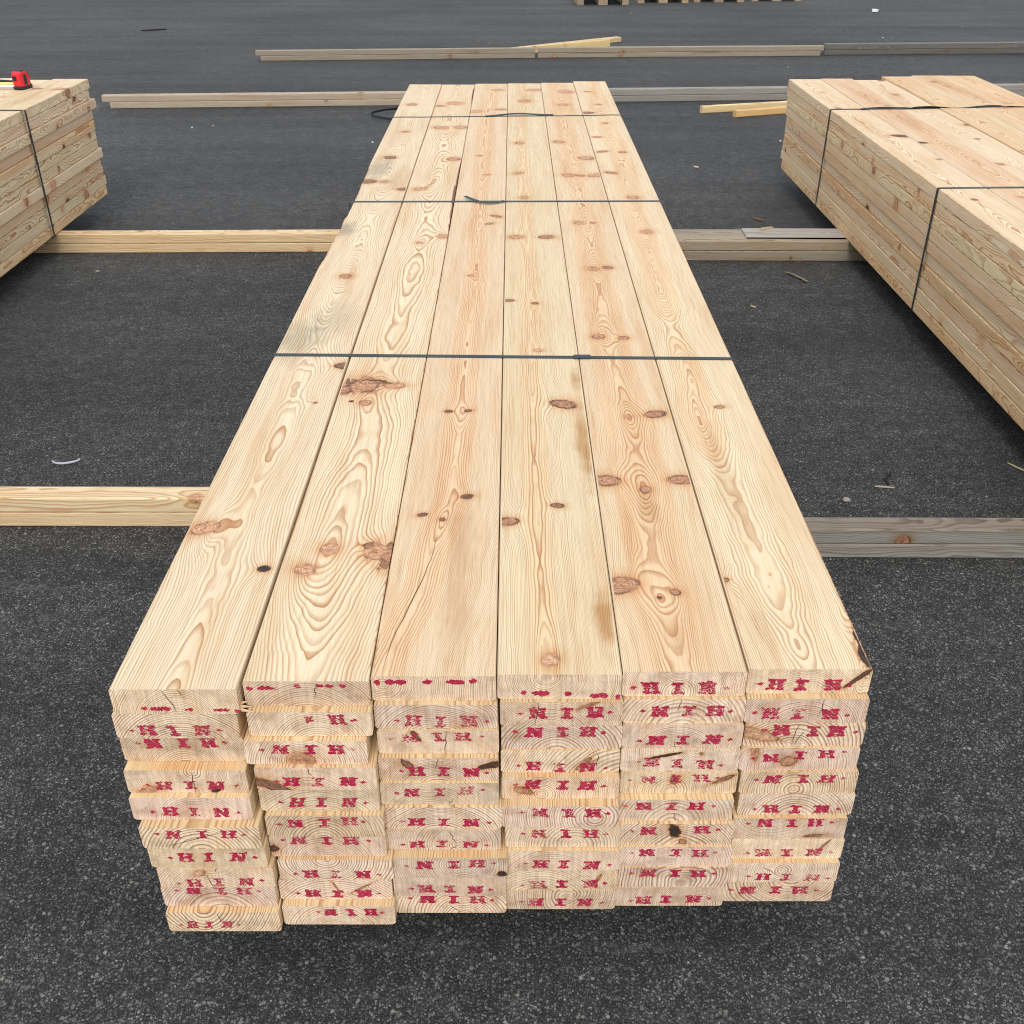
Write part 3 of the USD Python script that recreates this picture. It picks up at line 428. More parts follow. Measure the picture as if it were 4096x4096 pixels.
middle = thing('timber_bundle', 'middle strapped bundle of pale pine boards with red stamps on its near ends', 'timber bundle')
for c in range(6):
    for r in range(10):
        x, y = X[c][r], Y[c][r]; z = ZT - (r + 1) * PITCH + (PITCH - BT); Ln = YBACK[c] - y + (0 if r == 0 else rng.uniform(-.05, .05)); seed = 100 + c * 10 + r
        u, v = PITH[(c, r)]; pith = ((u - .5) * BW, BT - v * BT)
        t = np.array(TINT[c]) if r == 0 else np.array([1, .97, .93]) * rng.uniform(.90, 1.08) * np.array([1, rng.uniform(.96, 1.03), rng.uniform(.9, 1.05)])
        ends = [((a - .5) * BW, BT - b * BT, ra, rb, an, dk) for (a, b, ra, rb, an, dk) in ENDK.get((c, r), [])]
        kw = dict(pith=pith, ring=rng.choice([.0028, .0034, .0042, .0052]), heart=rng.choice([.05, .07, .03]), tint=tuple(t), ends=ends)
        fine = {}; deform = None
        if r == 0:
            ys = [0.0]
            while ys[-1] < Ln: ys.append(ys[-1] + .0042 + .0016 * ys[-1])
            ys = np.array(ys[:-1] + [Ln]); fine = {'top': (.0048, ys)}
            kw.update(tops=TOPK[c], whorls=False, patches=PATCH.get(c, ()), stains=STAIN.get(c, ()), drift=.007)
            if c == 0: kw.update(ring=.0031, heart=.0, drift=.004, wave=.85, pithpath=[(0, 0, BT - .060), (.45, .004, BT - .084), (.9, .0, BT - .070), (1.3, -.01, BT - .088), (2, .0, BT - .066), (2.6, .005, BT - .082), (3.2, 0, BT - .062), (4, .01, BT - .080), (5, 0, BT - .068), (6, 0, BT - .08)])
            if c == 1: kw.update(ring=.0035, heart=.0, drift=.004, wave=.85, pithpath=[(0, .0, BT - .098), (.30, .0, BT - .080), (.55, .0, BT - .070), (.95, .005, BT - .088), (1.3, .0, BT - .092), (1.9, .01, BT - .070), (2.4, .015, BT - .086), (3.1, .01, BT - .066), (3.8, .0, BT - .084), (4.6, 0, BT - .07), (6, 0, BT - .085)])
            if c == 2: kw.update(ring=.0030, heart=.045, drift=.004, pithpath=[(0, pith[0], pith[1]), (.25, -.035, .036), (.6, .0, .040), (2, .01, .041), (2.6, .0, .036), (4, -.01, .041), (6, .01, .04)])
            if c == 3: kw.update(ring=.0030, heart=.03, drift=.007)
            if c == 4: kw.update(ring=.0030, heart=.075, drift=.008)
            if c == 5: kw.update(ring=.0027, heart=.06, drift=.008, wave=1.35, pithpath=[(0, pith[0], pith[1]), (1.0, -.04, .01), (3, .0, .02), (6, .02, .0)])
            if c in (0, 1):
                fine['right' if c == 1 else 'left'] = (.012, ys)
                def deform(v_, e_, pv, c=c):
                    sgn = 1 if c == 1 else -1; d = BW / 2 - sgn * v_[:, 0]; yy = v_[:, 1]
                    if c == 1: amt = .011 * np.clip(1 - np.abs(yy - 2.95) / .55, 0, 1) ** .6 + .008 * np.clip(1 - np.abs(yy - 5.1) / .25, 0, 1) ** .5
                    else: amt = .012 * np.clip(1 - np.abs(yy - 2.75) / .7, 0, 1) ** .5
                    amt = amt * (.65 + .7 * noise(np.stack([yy * 9, 0 * yy, 0 * yy], 1), 5)); amt = np.where(e_ > .5, 0, amt)
                    hit = (amt > 1e-4) & (d < amt + .0) & (v_[:, 2] > .008)
                    v_ = v_.copy(); s_ = np.clip((amt - d) / np.maximum(amt, 1e-5), 0, 1)
                    v_[:, 2] -= np.where(hit, s_ * np.minimum(amt * 1.6, .032) * (v_[:, 2] / BT), 0); v_[:, 0] -= np.where(hit, sgn * s_ * amt * .55 * (v_[:, 2] / BT), 0)
                    b = hit & (s_ > .12); pv['w1'][b, 1] = .6; pv['w1'][b, 2] = .75
                    return v_
        else:
            fine = {'top': (.006, np.concatenate([np.linspace(0, .12, 6), [Ln]])), 'right': (.006, np.array([0, .1, Ln])), 'left': (.006, np.array([0, .1, Ln]))}
        kw['contrast'] = rng.uniform(.75, 1.25) if r else 1.05
        wood = Wood(seed, BW, BT, Ln, **kw)
        wood.etint = tuple(np.array([1, rng.uniform(.95, 1.0), rng.uniform(.90, 1.04)]) * rng.uniform(.90, 1.12)); wood.tint = tuple(t if r == 0 else np.array([1.03, .94, .79]) * rng.uniform(.95, 1.05))  # lower boards: fresh-sawn orange, with warm bounced light put into the tint
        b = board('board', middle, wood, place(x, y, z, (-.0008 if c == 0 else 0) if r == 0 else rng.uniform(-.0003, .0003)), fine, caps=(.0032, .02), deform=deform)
        if (c, r) in ST:  # ink
            fl, u0, u1, vc, hf, kd_ = ST[(c, r)]
            for nm, sm in stamp_meshes(seed, BW, BT, fl, u0, u1, vc, hf, kd_): sm.apply_translation((x, y, z)); obj(nm, sm, 'stamp_ink', b)
        for (ua, ub, va, vb) in SPLIT.get((c, r), []):
            k = 9; q = np.linspace(0, 1, k); jit = np.cumsum(np.random.RandomState(seed).randn(k)) * .0012
            split_strip(np.stack([x + (ua + (ub - ua) * q - .5) * BW + jit, np.full(k, y - .0009), z + BT * (1 - va - (vb - va) * q)], 1), .0012, b)
        if (c, r) == (2, 0):
            k = 40; q = np.linspace(0, 1, k); yy = .01 + .40 * q; xx = np.interp(yy, [.014, .087, .189, .269, .354, .42], [-.083, -.074, -.052, -.034, -.021, -.014]) + np.cumsum(np.random.RandomState(3).randn(k)) * .0004
            split_strip(np.stack([x + xx, y + yy, np.full(k, z + BT + .0006)], 1)[::-1], .0014, b)
        if (c, r) == (1, 0):
            q = np.linspace(0, 1, 14); xx = -.085 + .12 * q; yy = 1.115 + .028 * np.sin(q * 3.0) - .012 * q + np.random.RandomState(5).randn(14) * .0022
            split_strip(np.stack([x + xx, y + yy, np.full(14, z + BT + .0006)], 1), .004, b)
        if (c, r) == (0, 0):
            for k, (a, l_) in enumerate(((.35, .030), (.0, .026), (-.5, .022))):
                m = trimesh.creation.cone(.0035, l_, sections=5); m.apply_transform(trimesh.transformations.rotation_matrix(math.radians(78 + 25 * a), (.3, 1, 0))); m.apply_translation((x + BW / 2 - .004, y + .008 + .004 * k, z + .003 + .003 * k)); obj('splinter', m, 'raw_splinter', b)

def strap(parent, x0, x1, z0, z1, yl, yr, width, mat, lift=.0012, wig=0.0, seed=0):
    """A band right round a bundle: over the top, down both sides and below."""
    R = np.random.RandomState(seed); n = 24; xs = np.linspace(x0, x1, n); e = lift
    top = np.stack([xs, np.interp(xs, [x0, x1], [yl, yr]) + (R.randn(n) * wig), np.full(n, z1 + e)], 1)
    def arc(cx, cz, a0, a1, y): a = np.radians(np.linspace(a0, a1, 5)); return np.stack([cx + np.cos(a) * (.004 + e), np.full(5, y), cz + np.sin(a) * (.004 + e)], 1)
    top = top[(top[:, 0] > x0 + .006) & (top[:, 0] < x1 - .006)]
    p = np.vstack([[[ (x0 + x1) / 2, (yl + yr) / 2, z0 - e]], arc(x0 + .004, z0 + .004, 270, 180, yl), np.stack([np.full(8, x0 - e), np.full(8, yl), np.linspace(z0 + .03, z1 - .03, 8)], 1), arc(x0 + .004, z1 - .004, 180, 90, yl), top,
                   arc(x1 - .004, z1 - .004, 90, 0, yr), np.stack([np.full(8, x1 + e), np.full(8, yr), np.linspace(z1 - .03, z0 + .03, 8)], 1), arc(x1 - .004, z0 + .004, 0, -90, yr), [[(x0 + x1) / 2, (yl + yr) / 2, z0 - e]]])
    ctr = np.array([(x0 + x1) / 2, 0, (z0 + z1) / 2]); q = p.copy(); q[:, 1] = 0; nn = q - ctr
    flat = np.abs(p[:, 2] - (z1 + e)) < 1e-6; nn[flat] = (0, 0, 1); low = np.abs(p[:, 2] - (z0 - e)) < 1e-6; nn[low] = (0, 0, -1)
    sidel = np.abs(p[:, 0] - (x0 - e)) < 1e-6; nn[sidel] = (-1, 0, 0); sider = np.abs(p[:, 0] - (x1 + e)) < 1e-6; nn[sider] = (1, 0, 0)
    return obj('strap', ribbon(p, nn, width, .0010), mat, parent, smooth=40)

XL, XR = -.6325, .5800
strap(middle, XL, XR, Z0, ZT, 2.527, 2.500, .017, 'green_strap', seed=1)
strap(middle, XL, XR, Z0, ZT, 4.030, 4.040, .017, 'green_strap', seed=2)
strap(middle, XL, XR, Z0, ZT, 5.680, 5.740, .017, 'green_strap', seed=3, wig=.004)
obj('strap_seal', trimesh.creation.box((.045, .020, .004), trimesh.transformations.translation_matrix((.185, 2.508, ZT + .003))), 'green_strap', middle)
q = np.linspace(0, 1, 16)
obj('strap_tail', ribbon(np.stack([-.185 + .155 * q, 4.075 - .062 * np.sin(q * math.pi * .9) - .03 * q, ZT + .006 + .008 * (1 - q) ** 2 * .6], 1), np.tile([0, -.15, 1.0], (16, 1)), .014, .001), 'green_strap', middle, smooth=40)
obj('strap_tail', ribbon(np.stack([-.14 + .36 * q, 5.690 + .035 * q + .006 * np.sin(q * 7), ZT + .004 + .010 * np.sin(q * math.pi) ** 2], 1), np.tile([0, -.3, 1.0], (16, 1)), .015, .001), 'green_strap', middle, smooth=40)

# ------------------------------------------------------------------ the two side bundles, seen along their flanks
def side_bundle(label, x_face, sgn, y_far, layers, cols, z0, seed0, near, width=.2, tops_fine=6, jig=None, tint=(1, 1, 1)):
    """x_face: where the flank seen stands; sgn +1 when the bundle lies to its right. Boards run towards the camera from y_far."""
    B = thing('timber_bundle', label, 'timber bundle'); R = np.random.RandomState(seed0)
    for r in range(layers):
        for c in range(cols):
            dx = (jig[r] if jig else R.uniform(-.003, .003)) if c == 0 else R.uniform(-.002, .002)
            z = z0 + (layers - 1 - r) * PITCH; far = y_far + R.uniform(-.035, .035) + (.09 * (1 - r / layers)) + (.10 if sgn > 0 and r == 0 and c >= 3 else 0); Ln = far - near - R.uniform(0, .05)
            x = x_face + sgn * (c + .5) * (BW + .0015) + dx
            t = np.array(tint) * R.uniform(.93, 1.05) * np.array([1, R.uniform(.96, 1.01), R.uniform(.88, .98)])
            fine = {}; cap = .05
            vis = c == 0; top = r == 0 and c < tops_fine
            if vis: fine['left' if sgn > 0 else 'right'] = (.006, np.arange(0, Ln + .005, .010)); cap = .006
            if top: fine['top'] = (.0065, np.arange(0, Ln + .005, .010))
            if vis or top:
                for k_ in fine: fine[k_] = (fine[k_][0], np.concatenate([fine[k_][1][fine[k_][1] < Ln - .003], [Ln]]))
                if vis and not top: fine['top'] = (.01, np.array([0, Ln]))
            if top: pz = R.uniform(-.02, .03); px = R.uniform(-.03, .03)
            else: px = -sgn * R.uniform(.0, .09); pz = R.uniform(-.05, .02) if R.rand() < .6 else R.uniform(.02, .08)
            w = Wood(seed0 + r * 10 + c, BW, BT, Ln, pith=(px, pz), ring=R.uniform(.0026, .0048), heart=0 if top and sgn < 0 else R.choice([.0, .05, .11]), tint=tuple(t * (1.03, 1.035, 1.02)) if top else tuple(t), drift=.014, wave=1.3, whorls=True, whorl_gap=R.choice([.35, .5, .6]), kc=.5, ksize=1.35, contrast=R.uniform(.95, 1.5) if not top else R.uniform(.8, 1.1),
                     patches=[(-BW / 2, Ln - .55, .007, .42, .9)] if (sgn > 0 and top and c == 3) else (), stains=[(R.uniform(-.05, .05), Ln * R.rand(), .05, .3, -.35) for _ in range(3)] if top else ())
            board('board', B, w, place(x, far - Ln, z + (.004 if r == 0 and c >= 3 else 0)), fine, caps=(.05, cap))
    return B

right = side_bundle('right-hand strapped bundle of pine boards cut off by the picture edge', 1.7345, 1, 6.78, 10, 6, Z0, 1000, 1.35,
                    jig=[.0, .002, .0, .001, .002, .010, .001, .003, .0, -.002], tint=(1.0, .985, .99))
ZR = Z0 + 10 * PITCH
strap(right, 1.7345, 2.945, Z0, ZR, 5.890, 5.965, .017, 'black_strap', lift=.002, seed=5)
strap(right, 1.7345, 2.945, Z0, ZR, 4.235, 4.275, .017, 'black_strap', lift=.002, seed=6)
q = np.linspace(0, 1, 60)
obj('strap_tail', ribbon(np.stack([1.9 + 1.02 * q, 5.893 + .055 * q + .006 * np.sin(q * 19) * np.clip(q * 4, 0, 1), ZR + .006 + .0025 * np.sin(q * 19 + 1) * np.clip(q * 4, 0, 1)], 1), np.stack([0 * q, -.7 * np.sin(q * 12), np.cos(q * 12) * .6 + .7], 1), .015, .001), 'black_strap', right, smooth=40)

left = side_bundle('left-hand strapped bundle of pine boards with a red tape measure on it', -2.402, -1, 6.13, 12, 6, Z0, 2000, .5,
                   jig=[.0, .002, .014, .004, .012, .006, .006, .016, .006, .002, .004, .006], tint=(.985, 1.0, 1.03), tops_fine=4)  # bluer tint: cool sky light on the flank put into the colour
ZL = Z0 + 12 * PITCH
strap(left, -3.612, -2.386, Z0, ZL + .001, 5.300, 5.297, .018, 'black_strap', lift=.0012, seed=7)

# ------------------------------------------------------------------ loose beams on the ground
def beam(x0, y0, x1, y1, z, w, t, label, tint, weather, seed, group=None, cat='beam', name='timber_beam', ring=.003, tilt=0.0, pith=None, kc=.5, stains=()):
    Ln = math.hypot(x1 - x0, y1 - y0); yaw = math.atan2(y1 - y0, x1 - x0) - math.pi / 2
    R = np.random.RandomState(seed); pith = pith or (R.uniform(-.03, .03), R.uniform(-.05, .0))
    wd = Wood(seed, w, t, Ln, pith=pith, ring=ring, heart=0, tint=tint, drift=.008, weather=weather, whorl_gap=.5, kc=kc, stains=stains)
    ys = np.concatenate([np.arange(0, Ln - .008, .014), [Ln]])
    p = board(name, None, wd, place(x0, y0, z, yaw, tilt), {'top': (.012, ys), 'right': (.009, ys), 'left': (.05, np.array([0, Ln]))}, caps=(.008, .008), r=(.0065, .0065))
    return tag(p, label, cat, group)
FR = (1.06, 1.03, .95)
# nearest pairs (front faces at y = 2.66 and 2.48)
beam(-2.45, 2.697, -.12, 2.690, .0525, .074, .052, 'fresh yellowish beam nearest the camera left of the middle bundle, upper of its pair', FR, 0, 31, ring=.005)
near_beam = stage.GetPrimAtPath('/World/timber_beam')
R = np.random.RandomState(8); dash = []
for row in range(5):
    u = -.06
    while u < .05:
        l_ = R.uniform(.004, .012); b_ = trimesh.creation.box((l_, .006, .0004)); b_.apply_translation((u + l_ / 2, -.024 + row * .012, 0)); u += l_ + R.uniform(.002, .006)
        if R.rand() < .85: dash.append(b_)
dash = trimesh.util.concatenate(dash); dash.apply_transform(trimesh.transformations.rotation_matrix(.5, (0, 0, 1))); dash.apply_translation((-1.70, 2.697, .1049))
obj('grade_stamp', dash, 'stamp_black', near_beam, kind='stuff')
beam(-2.45, 2.699, -.10, 2.692, 0, .074, .052, 'fresh yellowish beam nearest the camera left of the middle bundle, lower of its pair', FR, 0, 32, ring=.006)
beam(.10, 2.528, 2.75, 2.512, .0500, .072, .0505, 'old beam with browned top right of the middle bundle nearest the camera, upper of its pair', (.88, .92, .95), .97, 33, ring=.0045, stains=[(0, 1.3, .06, 4, -.45)])
beam(.12, 2.530, 2.72, 2.514, 0, .074, .0495, 'bluish grey old beam right of the middle bundle nearest the camera, lower of its pair', (.95, .98, 1.0), 1.0, 34, ring=.004)
# second pairs
beam(-2.95, 5.385, -.1, 5.425, .0510, .075, .051, 'fresh beam running from the left bundle to the middle bundle, upper of its pair', (1.04, .98, .85), 0, 35, ring=.005)
beam(-2.92, 5.387, -.1, 5.427, 0, .075, .0505, 'fresh beam running from the left bundle to the middle bundle, lower of its pair', (1.04, .99, .87), 0, 36, ring=.005)
beam(.0, 5.285, 2.75, 5.262, .0535, .095, .0525, 'greyed knotty beam running from the middle to the right bundle, upper one in front', (.80, .78, .72), .62, 37)
beam(.05, 5.283, 2.70, 5.260, 0, .095, .053, 'greyed knotty beam running from the middle to the right bundle, lower one in front', (.72, .72, .68), .72, 38)
beam(.02, 5.395, 2.74, 5.378, 0, .110, .105, 'weathered beam behind the greyed front pair, between the middle and right bundles', (.85, .83, .78), .8, 39)
beam(1.22, 5.350, 2.62, 5.325, .1065, .165, .006, 'thin silvery grey board lying on the beams beside the right bundle', (1.35, 1.36, 1.42), .97, 40, name='thin_board', cat='board')
# third row
beam(-3.53, 9.398, .7, 9.645, .0525, .085, .0525, 'old brownish beam beyond the middle bundle, reaching left, upper of its pair', (1.08, 1.0, .93), .72, 41, kc=.6)
beam(-3.47, 9.399, .7, 9.645, 0, .085, .052, 'old pale grey beam beyond the middle bundle, reaching left, lower of its pair', (1.12, 1.08, 1.02), .76, 42, kc=.6)
beam(.75, 9.69, 5.4, 9.98, .0530, .085, .0525, 'silver grey beam beyond the middle bundle, reaching right, upper of its pair', (.98, .99, 1.0), 1.0, 43)
beam(.75, 9.69, 5.4, 9.98, 0, .085, .0525, 'silver grey beam beyond the middle bundle, reaching right, lower of its pair', (.92, .93, .94), 1.0, 44)
# fourth row: three pairs end to end
beam(-2.78, 12.075, .255, 12.29, .0515, .075, .0515, 'far grey-brown beam, left end of the farthest row, upper of its pair', (.85, .82, .77), .84, 51)
beam(-2.73, 12.076, .25, 12.29, 0, .075, .051, 'far grey-brown beam, left end of the farthest row, lower of its pair', (.85, .82, .77), .84, 52)
beam(.285, 12.30, 3.475, 12.455, .0515, .075, .0515, 'far brownish beam in the middle of the farthest row, upper of its pair', (.86, .82, .76), .82, 53)
beam(.285, 12.301, 3.440, 12.454, 0, .075, .051, 'far dark-stained beam in the middle of the farthest row, lower of its pair', (.86, .82, .76), .82, 54, stains=[(0, .6, .1, .3, .9), (0, 1.9, .1, .2, .9)])
beam(3.50, 12.515, 7.4, 12.73, .0570, .095, .0575, 'far dark slate-grey beam, right end of the farthest row, upper of its pair', (.50, .51, .52), 1.0, 55, ring=.004)
beam(3.50, 12.516, 7.4, 12.731, 0, .095, .0565, 'far dark slate-grey beam, right end of the farthest row, lower of its pair', (.46, .47, .48), 1.0, 56, ring=.004)
# loose planks and sticks
beam(-.15, 12.42, 1.145, 13.18, 0, .045, .075, 'pale yellow plank end lying just behind the farthest row of beams', (1.04, 1.0, .72), 0, 61, name='loose_plank', cat='plank', ring=.006)
beam(.10, 12.72, 1.295, 13.60, .0, .095, .053, 'pinkish pale plank beyond the yellow one behind the farthest beams', (.98, .9, .78), .15, 62, name='loose_plank', cat='plank')
beam(1.602, 9.166, 2.75, 9.49, 0, .052, .056, 'pale square stick, the longer of two poking out beside the right bundle', (1.03, 1.0, .80), 0, 63, name='wooden_stick', cat='stick', ring=.006)
beam(1.853, 8.995, 2.62, 9.27, 0, .052, .053, 'orange-brown square stick, the shorter of two beside the right bundle', (.98, .78, .50), 0, 64, name='wooden_stick', cat='stick', ring=.006)

# ------------------------------------------------------------------ pallets at the top of the picture
def pallet(x, y, yaw, label, seed):
    P = thing('pallet', label, 'pallet', loc=(0, 0, 0)); R = np.random.RandomState(seed)
    def pc(name, w, l, t, lx, ly, lz, tint):
        Ln = l; wd = Wood(seed * 50 + R.randint(999), w, t, Ln, pith=(R.uniform(-.05, .05), -.03), tint=tint, weather=R.uniform(.55, .9), whorls=False, heart=0)
        m = place(x, y, 0, yaw) @ place(lx, ly, lz); board(name, P, wd, m, {'top': (.05, np.array([0, Ln]))}, caps=(.02, .05), r=(.002, .002))
    tn = (.85, .76, .64)
    for lx, w in ((.05, .10), (.40, .145), (.75, .10)):
        pc('runner', w, 1.2, .022, lx, 0, 0, tn)
        for ly in (0, .5275, 1.055): pc('block', w, .145, .078, lx, ly, .0225, (.9, .8, .68))
    for ly in (.0, .5275, 1.055):
        wd = Wood(seed * 77 + int(ly * 10), .145, .022, .80, tint=tn, weather=.7, whorls=False, heart=0); board('stringer', P, wd, place(x, y, 0, yaw) @ place(0, ly + .0725, .101, -math.pi / 2), {}, caps=(.03, .03), r=(.002, .002))
    for k in range(7): pc('deck_board', .1, 1.2, .022, .05 + k * .1166, 0, .1235, tn)
for k, (x, y) in enumerate(((1.02, 17.74), (1.995, 18.03), (2.90, 18.16), (3.86, 18.33))):
    pallet(x, y, .03, ('worn grey wooden pallet farthest left in the row at the top of the picture', 'worn pallet second from the left in the row at the top', 'worn pallet third from the left in the row at the top', 'worn pallet farthest right in the row at the top')[k], 3 + k)

# ------------------------------------------------------------------ tape measure on the left bundle
tape = thing('tape_measure', 'red and black tape measure standing on the left bundle', 'tape measure')
fw = np.array([-.22, -.9755, 0.0]); sd = np.array([.9755, -.22, 0.0]); base = np.array([-2.640, 5.900, ZL + .0005])
def to_world(m, flip=False):
    v = np.array(m.vertices) * .92; m = trimesh.Trimesh(base + v[:, :1] * fw + v[:, 1:2] * np.array([0, 0, 1.0]) + v[:, 2:3] * sd, m.faces, process=False)
    if m.volume < 0: m.invert()
    return m
def ex(poly, d, off, bev=0.0):
    if not bev: return trimesh.creation.extrude_polygon(poly, d, engine='earcut').apply_translation((0, 0, off))
    import manifold3d as m3
    def lay(p, z): c = m3.CrossSection([np.array(p.exterior.coords)[:-1]], m3.FillRule.NonZero); return m3.Manifold.extrude(c, 1e-4).translate((0, 0, z))
    hull = m3.Manifold.batch_hull([lay(poly.buffer(-bev), off), lay(poly, off + bev), lay(poly, off + d - bev), lay(poly.buffer(-bev), off + d)]); mm = hull.to_mesh()
    return trimesh.Trimesh(mm.vert_properties[:, :3], mm.tri_verts)
body = union_all([Point(-.006, .054).buffer(.045), box(-.042, .012, .042, .05), Point(.022, .077).buffer(.021)]).convex_hull
trim = union_all([Point(-.009, .056).buffer(.0475), Point(.010, .083).buffer(.0205), box(-.056, 0, .034, .05)]).convex_hull
obj('rubber_trim', to_world(ex(trim, .050, -.025, .006)), 'black_rubber', tape, smooth=35)
obj('body', to_world(ex(body, .058, -.029, .007)), 'red_plastic', tape, smooth=35)
obj('foot', to_world(ex(Polygon([(-.056, 0), (.036, 0), (.048, .010), (.045, .021), (-.058, .021)]), .060, -.030, .003)), 'black_rubber', tape, smooth=35)
obj('label_recess', to_world(ex(Polygon([(-.014, .026), (.008, .026), (.006, .076), (-.012, .076)]).buffer(.003), .0022, .0285)), 'dark_label', tape)
obj('label_slot', to_world(ex(Polygon([(-.006, .034), (.001, .034), (.0, .068), (-.005, .068)]), .0012, .0304)), 'black_rubber', tape)
obj('lock_button', to_world(ex(Polygon([(.036, .050), (.0475, .050), (.0475, .074), (.036, .074)]), .024, -.020, .0015)), 'black_rubber', tape, smooth=35)
q = np.linspace(0, 1, 26); bx = base + np.outer(.035 + .012 * q, fw) + np.outer(.015 + .55 * q, np.array([-1.0, .05, 0])) + np.array([0, 0, .026]); up = np.tile([0, -.75, .65], (26, 1))
obj('blade', ribbon(bx + np.array([0, 0, -.006]) * np.ones((26, 1)), up, .013, .0008), 'white_tape', tape, smooth=40)
obj('blade_edge', ribbon(bx + np.array([0, .004, .0065]), up, .012, .0009), 'yellow_tape', tape, smooth=40)
obj('wrist_strap', ribbon(base + np.outer(.012 + 0 * q, fw) + np.outer(.02 + .50 * q, np.array([-1.0, .16, 0])) + np.array([0, .03, .028]), np.tile([0, -.9, .35], (26, 1)), .022, .003), 'black_rubber', tape, smooth=40)

# ------------------------------------------------------------------ litter
a = np.linspace(0, 2 * math.pi, 61); R_ = .245
obj('strap_loop', ribbon(np.stack([-.935 + R_ * np.cos(a) * 1.02, 9.075 + R_ * np.sin(a) * .98, .0115 + .006 * np.sin(a * 2)], 1), np.stack([np.cos(a), np.sin(a), 0 * a + .15], 1), .019, .001), 'black_strap', smooth=40,
    label='loop of black strapping lying on the asphalt left of the middle bundle', cat='strap')
def curve(pts, r, n=24, sides=6):
    p = np.asarray(pts, float); t = np.linspace(0, 1, len(p)); tt = np.linspace(0, 1, n); from scipy.interpolate import CubicSpline
    q = CubicSpline(t, p)(tt) if len(p) > 2 else np.stack([np.interp(tt, t, p[:, i]) for i in range(3)], 1)
    import sys; d = np.gradient(q, axis=0); d /= np.linalg.norm(d, axis=1, keepdims=True); s = np.cross(d, [0, 0, 1.0]); s /= np.linalg.norm(s, axis=1, keepdims=True); u = np.cross(s, d)
    an = np.arange(sides) * 2 * math.pi / sides; rr = r * np.sin(np.linspace(.35, math.pi - .35, n)) ** .4
    v = q[:, None] + rr[:, None, None] * (np.cos(an)[None, :, None] * s[:, None] + np.sin(an)[None, :, None] * u[:, None]); f = []
    for i in range(n - 1):
        for j in range(sides): b, c = i * sides + j, i * sides + (j + 1) % sides; f += [[b, c, c + sides], [b, c + sides, b + sides]]
    v = v.reshape(-1, 3); v = np.vstack([v, q[:1], q[-1:]]); k = len(v)
    for j in range(sides): f += [[k - 2, (j + 1) % sides, j], [k - 1, (n - 1) * sides + j, (n - 1) * sides + (j + 1) % sides]]
    m = trimesh.Trimesh(v, f, process=False)
    if m.volume < 0: m.invert()
    return m
obj('plastic_strip', curve([(-1.574, 3.072, .004), (-1.55, 3.053, .005), (-1.52, 3.052, .006), (-1.49, 3.066, .006), (-1.485, 3.08, .008)], .0042), 'white_plastic', smooth=True, label='curved whitish plastic strip on the asphalt left of the middle bundle', cat='strip')
obj('dead_leaf', ribbon(np.stack([np.linspace(1.385, 1.455, 14), np.linspace(5.03, 4.885, 14), .008 + .006 * np.sin(np.linspace(0, 3, 14))], 1), np.tile([.2, 0, 1.0], (14, 1)), .016, .001), 'dead_leaf', smooth=40, label='dry olive leaf on the asphalt between the middle and right bundles', cat='leaf')
obj('straw_stalk', curve([(1.190, 2.900, .004), (1.252, 2.890, .004)], .0035, 8), 'straw', label='short straw stalk right of the middle bundle, beside a small stone', cat='straw')
obj('straw_stalk', curve([(1.69, 3.056, .005), (1.712, 3.02, .005), (1.74, 2.985, .004)], .0032, 10), 'straw', label='straw stalk under the right bundle at the picture edge', cat='straw')
obj('twig', curve([(1.268, 2.985, .006), (1.256, 2.965, .008), (1.240, 2.940, .006), (1.242, 2.912, .004)], .0035, 14), 'dark_twig', smooth=True, label='small dark crooked twig beside the short straw stalk', cat='twig')
st = trimesh.creation.icosphere(2, 1.0); st.vertices *= (1 + .35 * (noise(st.vertices * 1.7 + 3, 4) - .5))[:, None]; st.apply_scale((.012, .010, .009)); st.apply_translation((1.071, 2.807, .008)); obj('small_stone', st, 'grey_stone', smooth=50, label='small grey stone on the asphalt right of the middle bundle', cat='stone')
def sliver(name, x, y, l, w, t, yaw, mat, label, cat, group=None, seed=0):
    R = np.random.RandomState(seed); m = Polygon([(-l / 2, -w * .3), (-l * .1, -w / 2), (l / 2, -w * .1), (l * .42, w * .35), (-l * .2, w / 2)])
    e = trimesh.creation.extrude_polygon(m, t, engine='earcut'); e.apply_transform(trimesh.transformations.rotation_matrix(.08, (1, .4, 0))); e.apply_transform(trimesh.transformations.rotation_matrix(yaw, (0, 0, 1))); e.apply_translation((x, y, .003 + t * .2)); obj(name, e, mat, label=label, cat=cat, group=group)
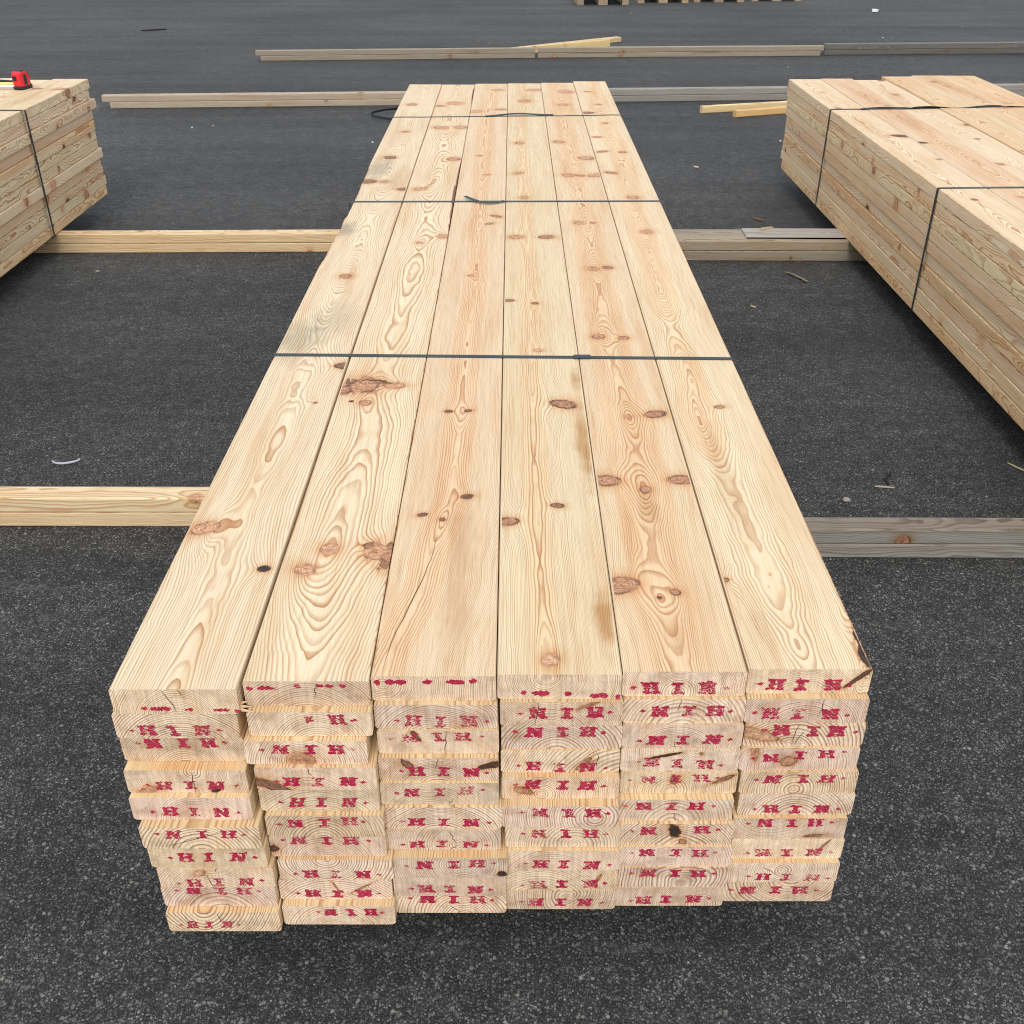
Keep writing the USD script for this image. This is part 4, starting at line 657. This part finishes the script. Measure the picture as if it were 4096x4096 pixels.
sliver('wood_chip', 1.268, 7.24, .045, .020, .006, -.9, 'pale_chip', 'pale wood chip on the asphalt left of the right bundle\'s far end', 'wood chip')
sliver('bark_sliver', 1.435, 5.97, .10, .022, .007, -.9, 'brown_bark', 'brownish bark sliver on the asphalt behind the greyed beams', 'bark')
sliver('paper_scrap', 5.36, 16.76, .11, .085, .03, .3, 'white_paper', 'white paper scrap on the open asphalt at the upper right', 'paper')
sliver('dark_stick', -4.66, 14.63, .35, .030, .012, .70, 'dark_twig', 'dark flat stick on the open asphalt at the upper left', 'stick')
sliver('wood_splinter', 1.35, 5.42, .10, .025, .006, .5, 'straw', 'pale splinter lying on top of the weathered beams', 'splinter')
stage.GetPrimAtPath('/World/wood_splinter')
v = UsdGeom.Mesh.Get(stage, '/World/wood_splinter'); p = np.array(v.GetPointsAttr().Get()); p[:, 2] += .108; v.GetPointsAttr().Set(Vt.Vec3fArray.FromNumpy(p.astype(np.float32)))
flecks = [(.15, 15.9, 'near the row of pallets'), (-.27, 13.4, 'beyond the left beams of the farthest row'), (-2.55, 8.55, 'lefthand one of two in front of the third row'), (-2.40, 8.62, 'righthand one of two in front of the third row'), (-1.05, 8.02, 'just left of the middle bundle, before the strap loop'),
 (-2.85, 6.95, 'between the left bundle and the third row of beams'), (-2.1, 5.05, 'right in front of the fresh second pair of beams'), (1.75, 16.6, 'straight below the pallets'), (2.03, 8.06, 'beside the right bundle, below the two sticks'), (2.9, 11.6, 'just before the middle beams of the farthest row'),
 (4.6, 13.9, 'behind the slate-grey far beams'), (6.0, 15.0, 'at the right picture edge'), (1.12, 4.55, 'beside the middle bundle near the front strap'), (-1.0, 12.9, 'behind the left end of the yellow plank')]
R = np.random.RandomState(77)
for k, (x, y, where) in enumerate(flecks):
    sliver('debris_fleck', x, y, R.uniform(.015, .034), R.uniform(.009, .018), .004, R.rand() * 6.28, 'white_paper' if k % 3 else 'pale_chip', 'tiny pale debris fleck ' + where, 'debris', 'pale debris flecks scattered over the asphalt', k)
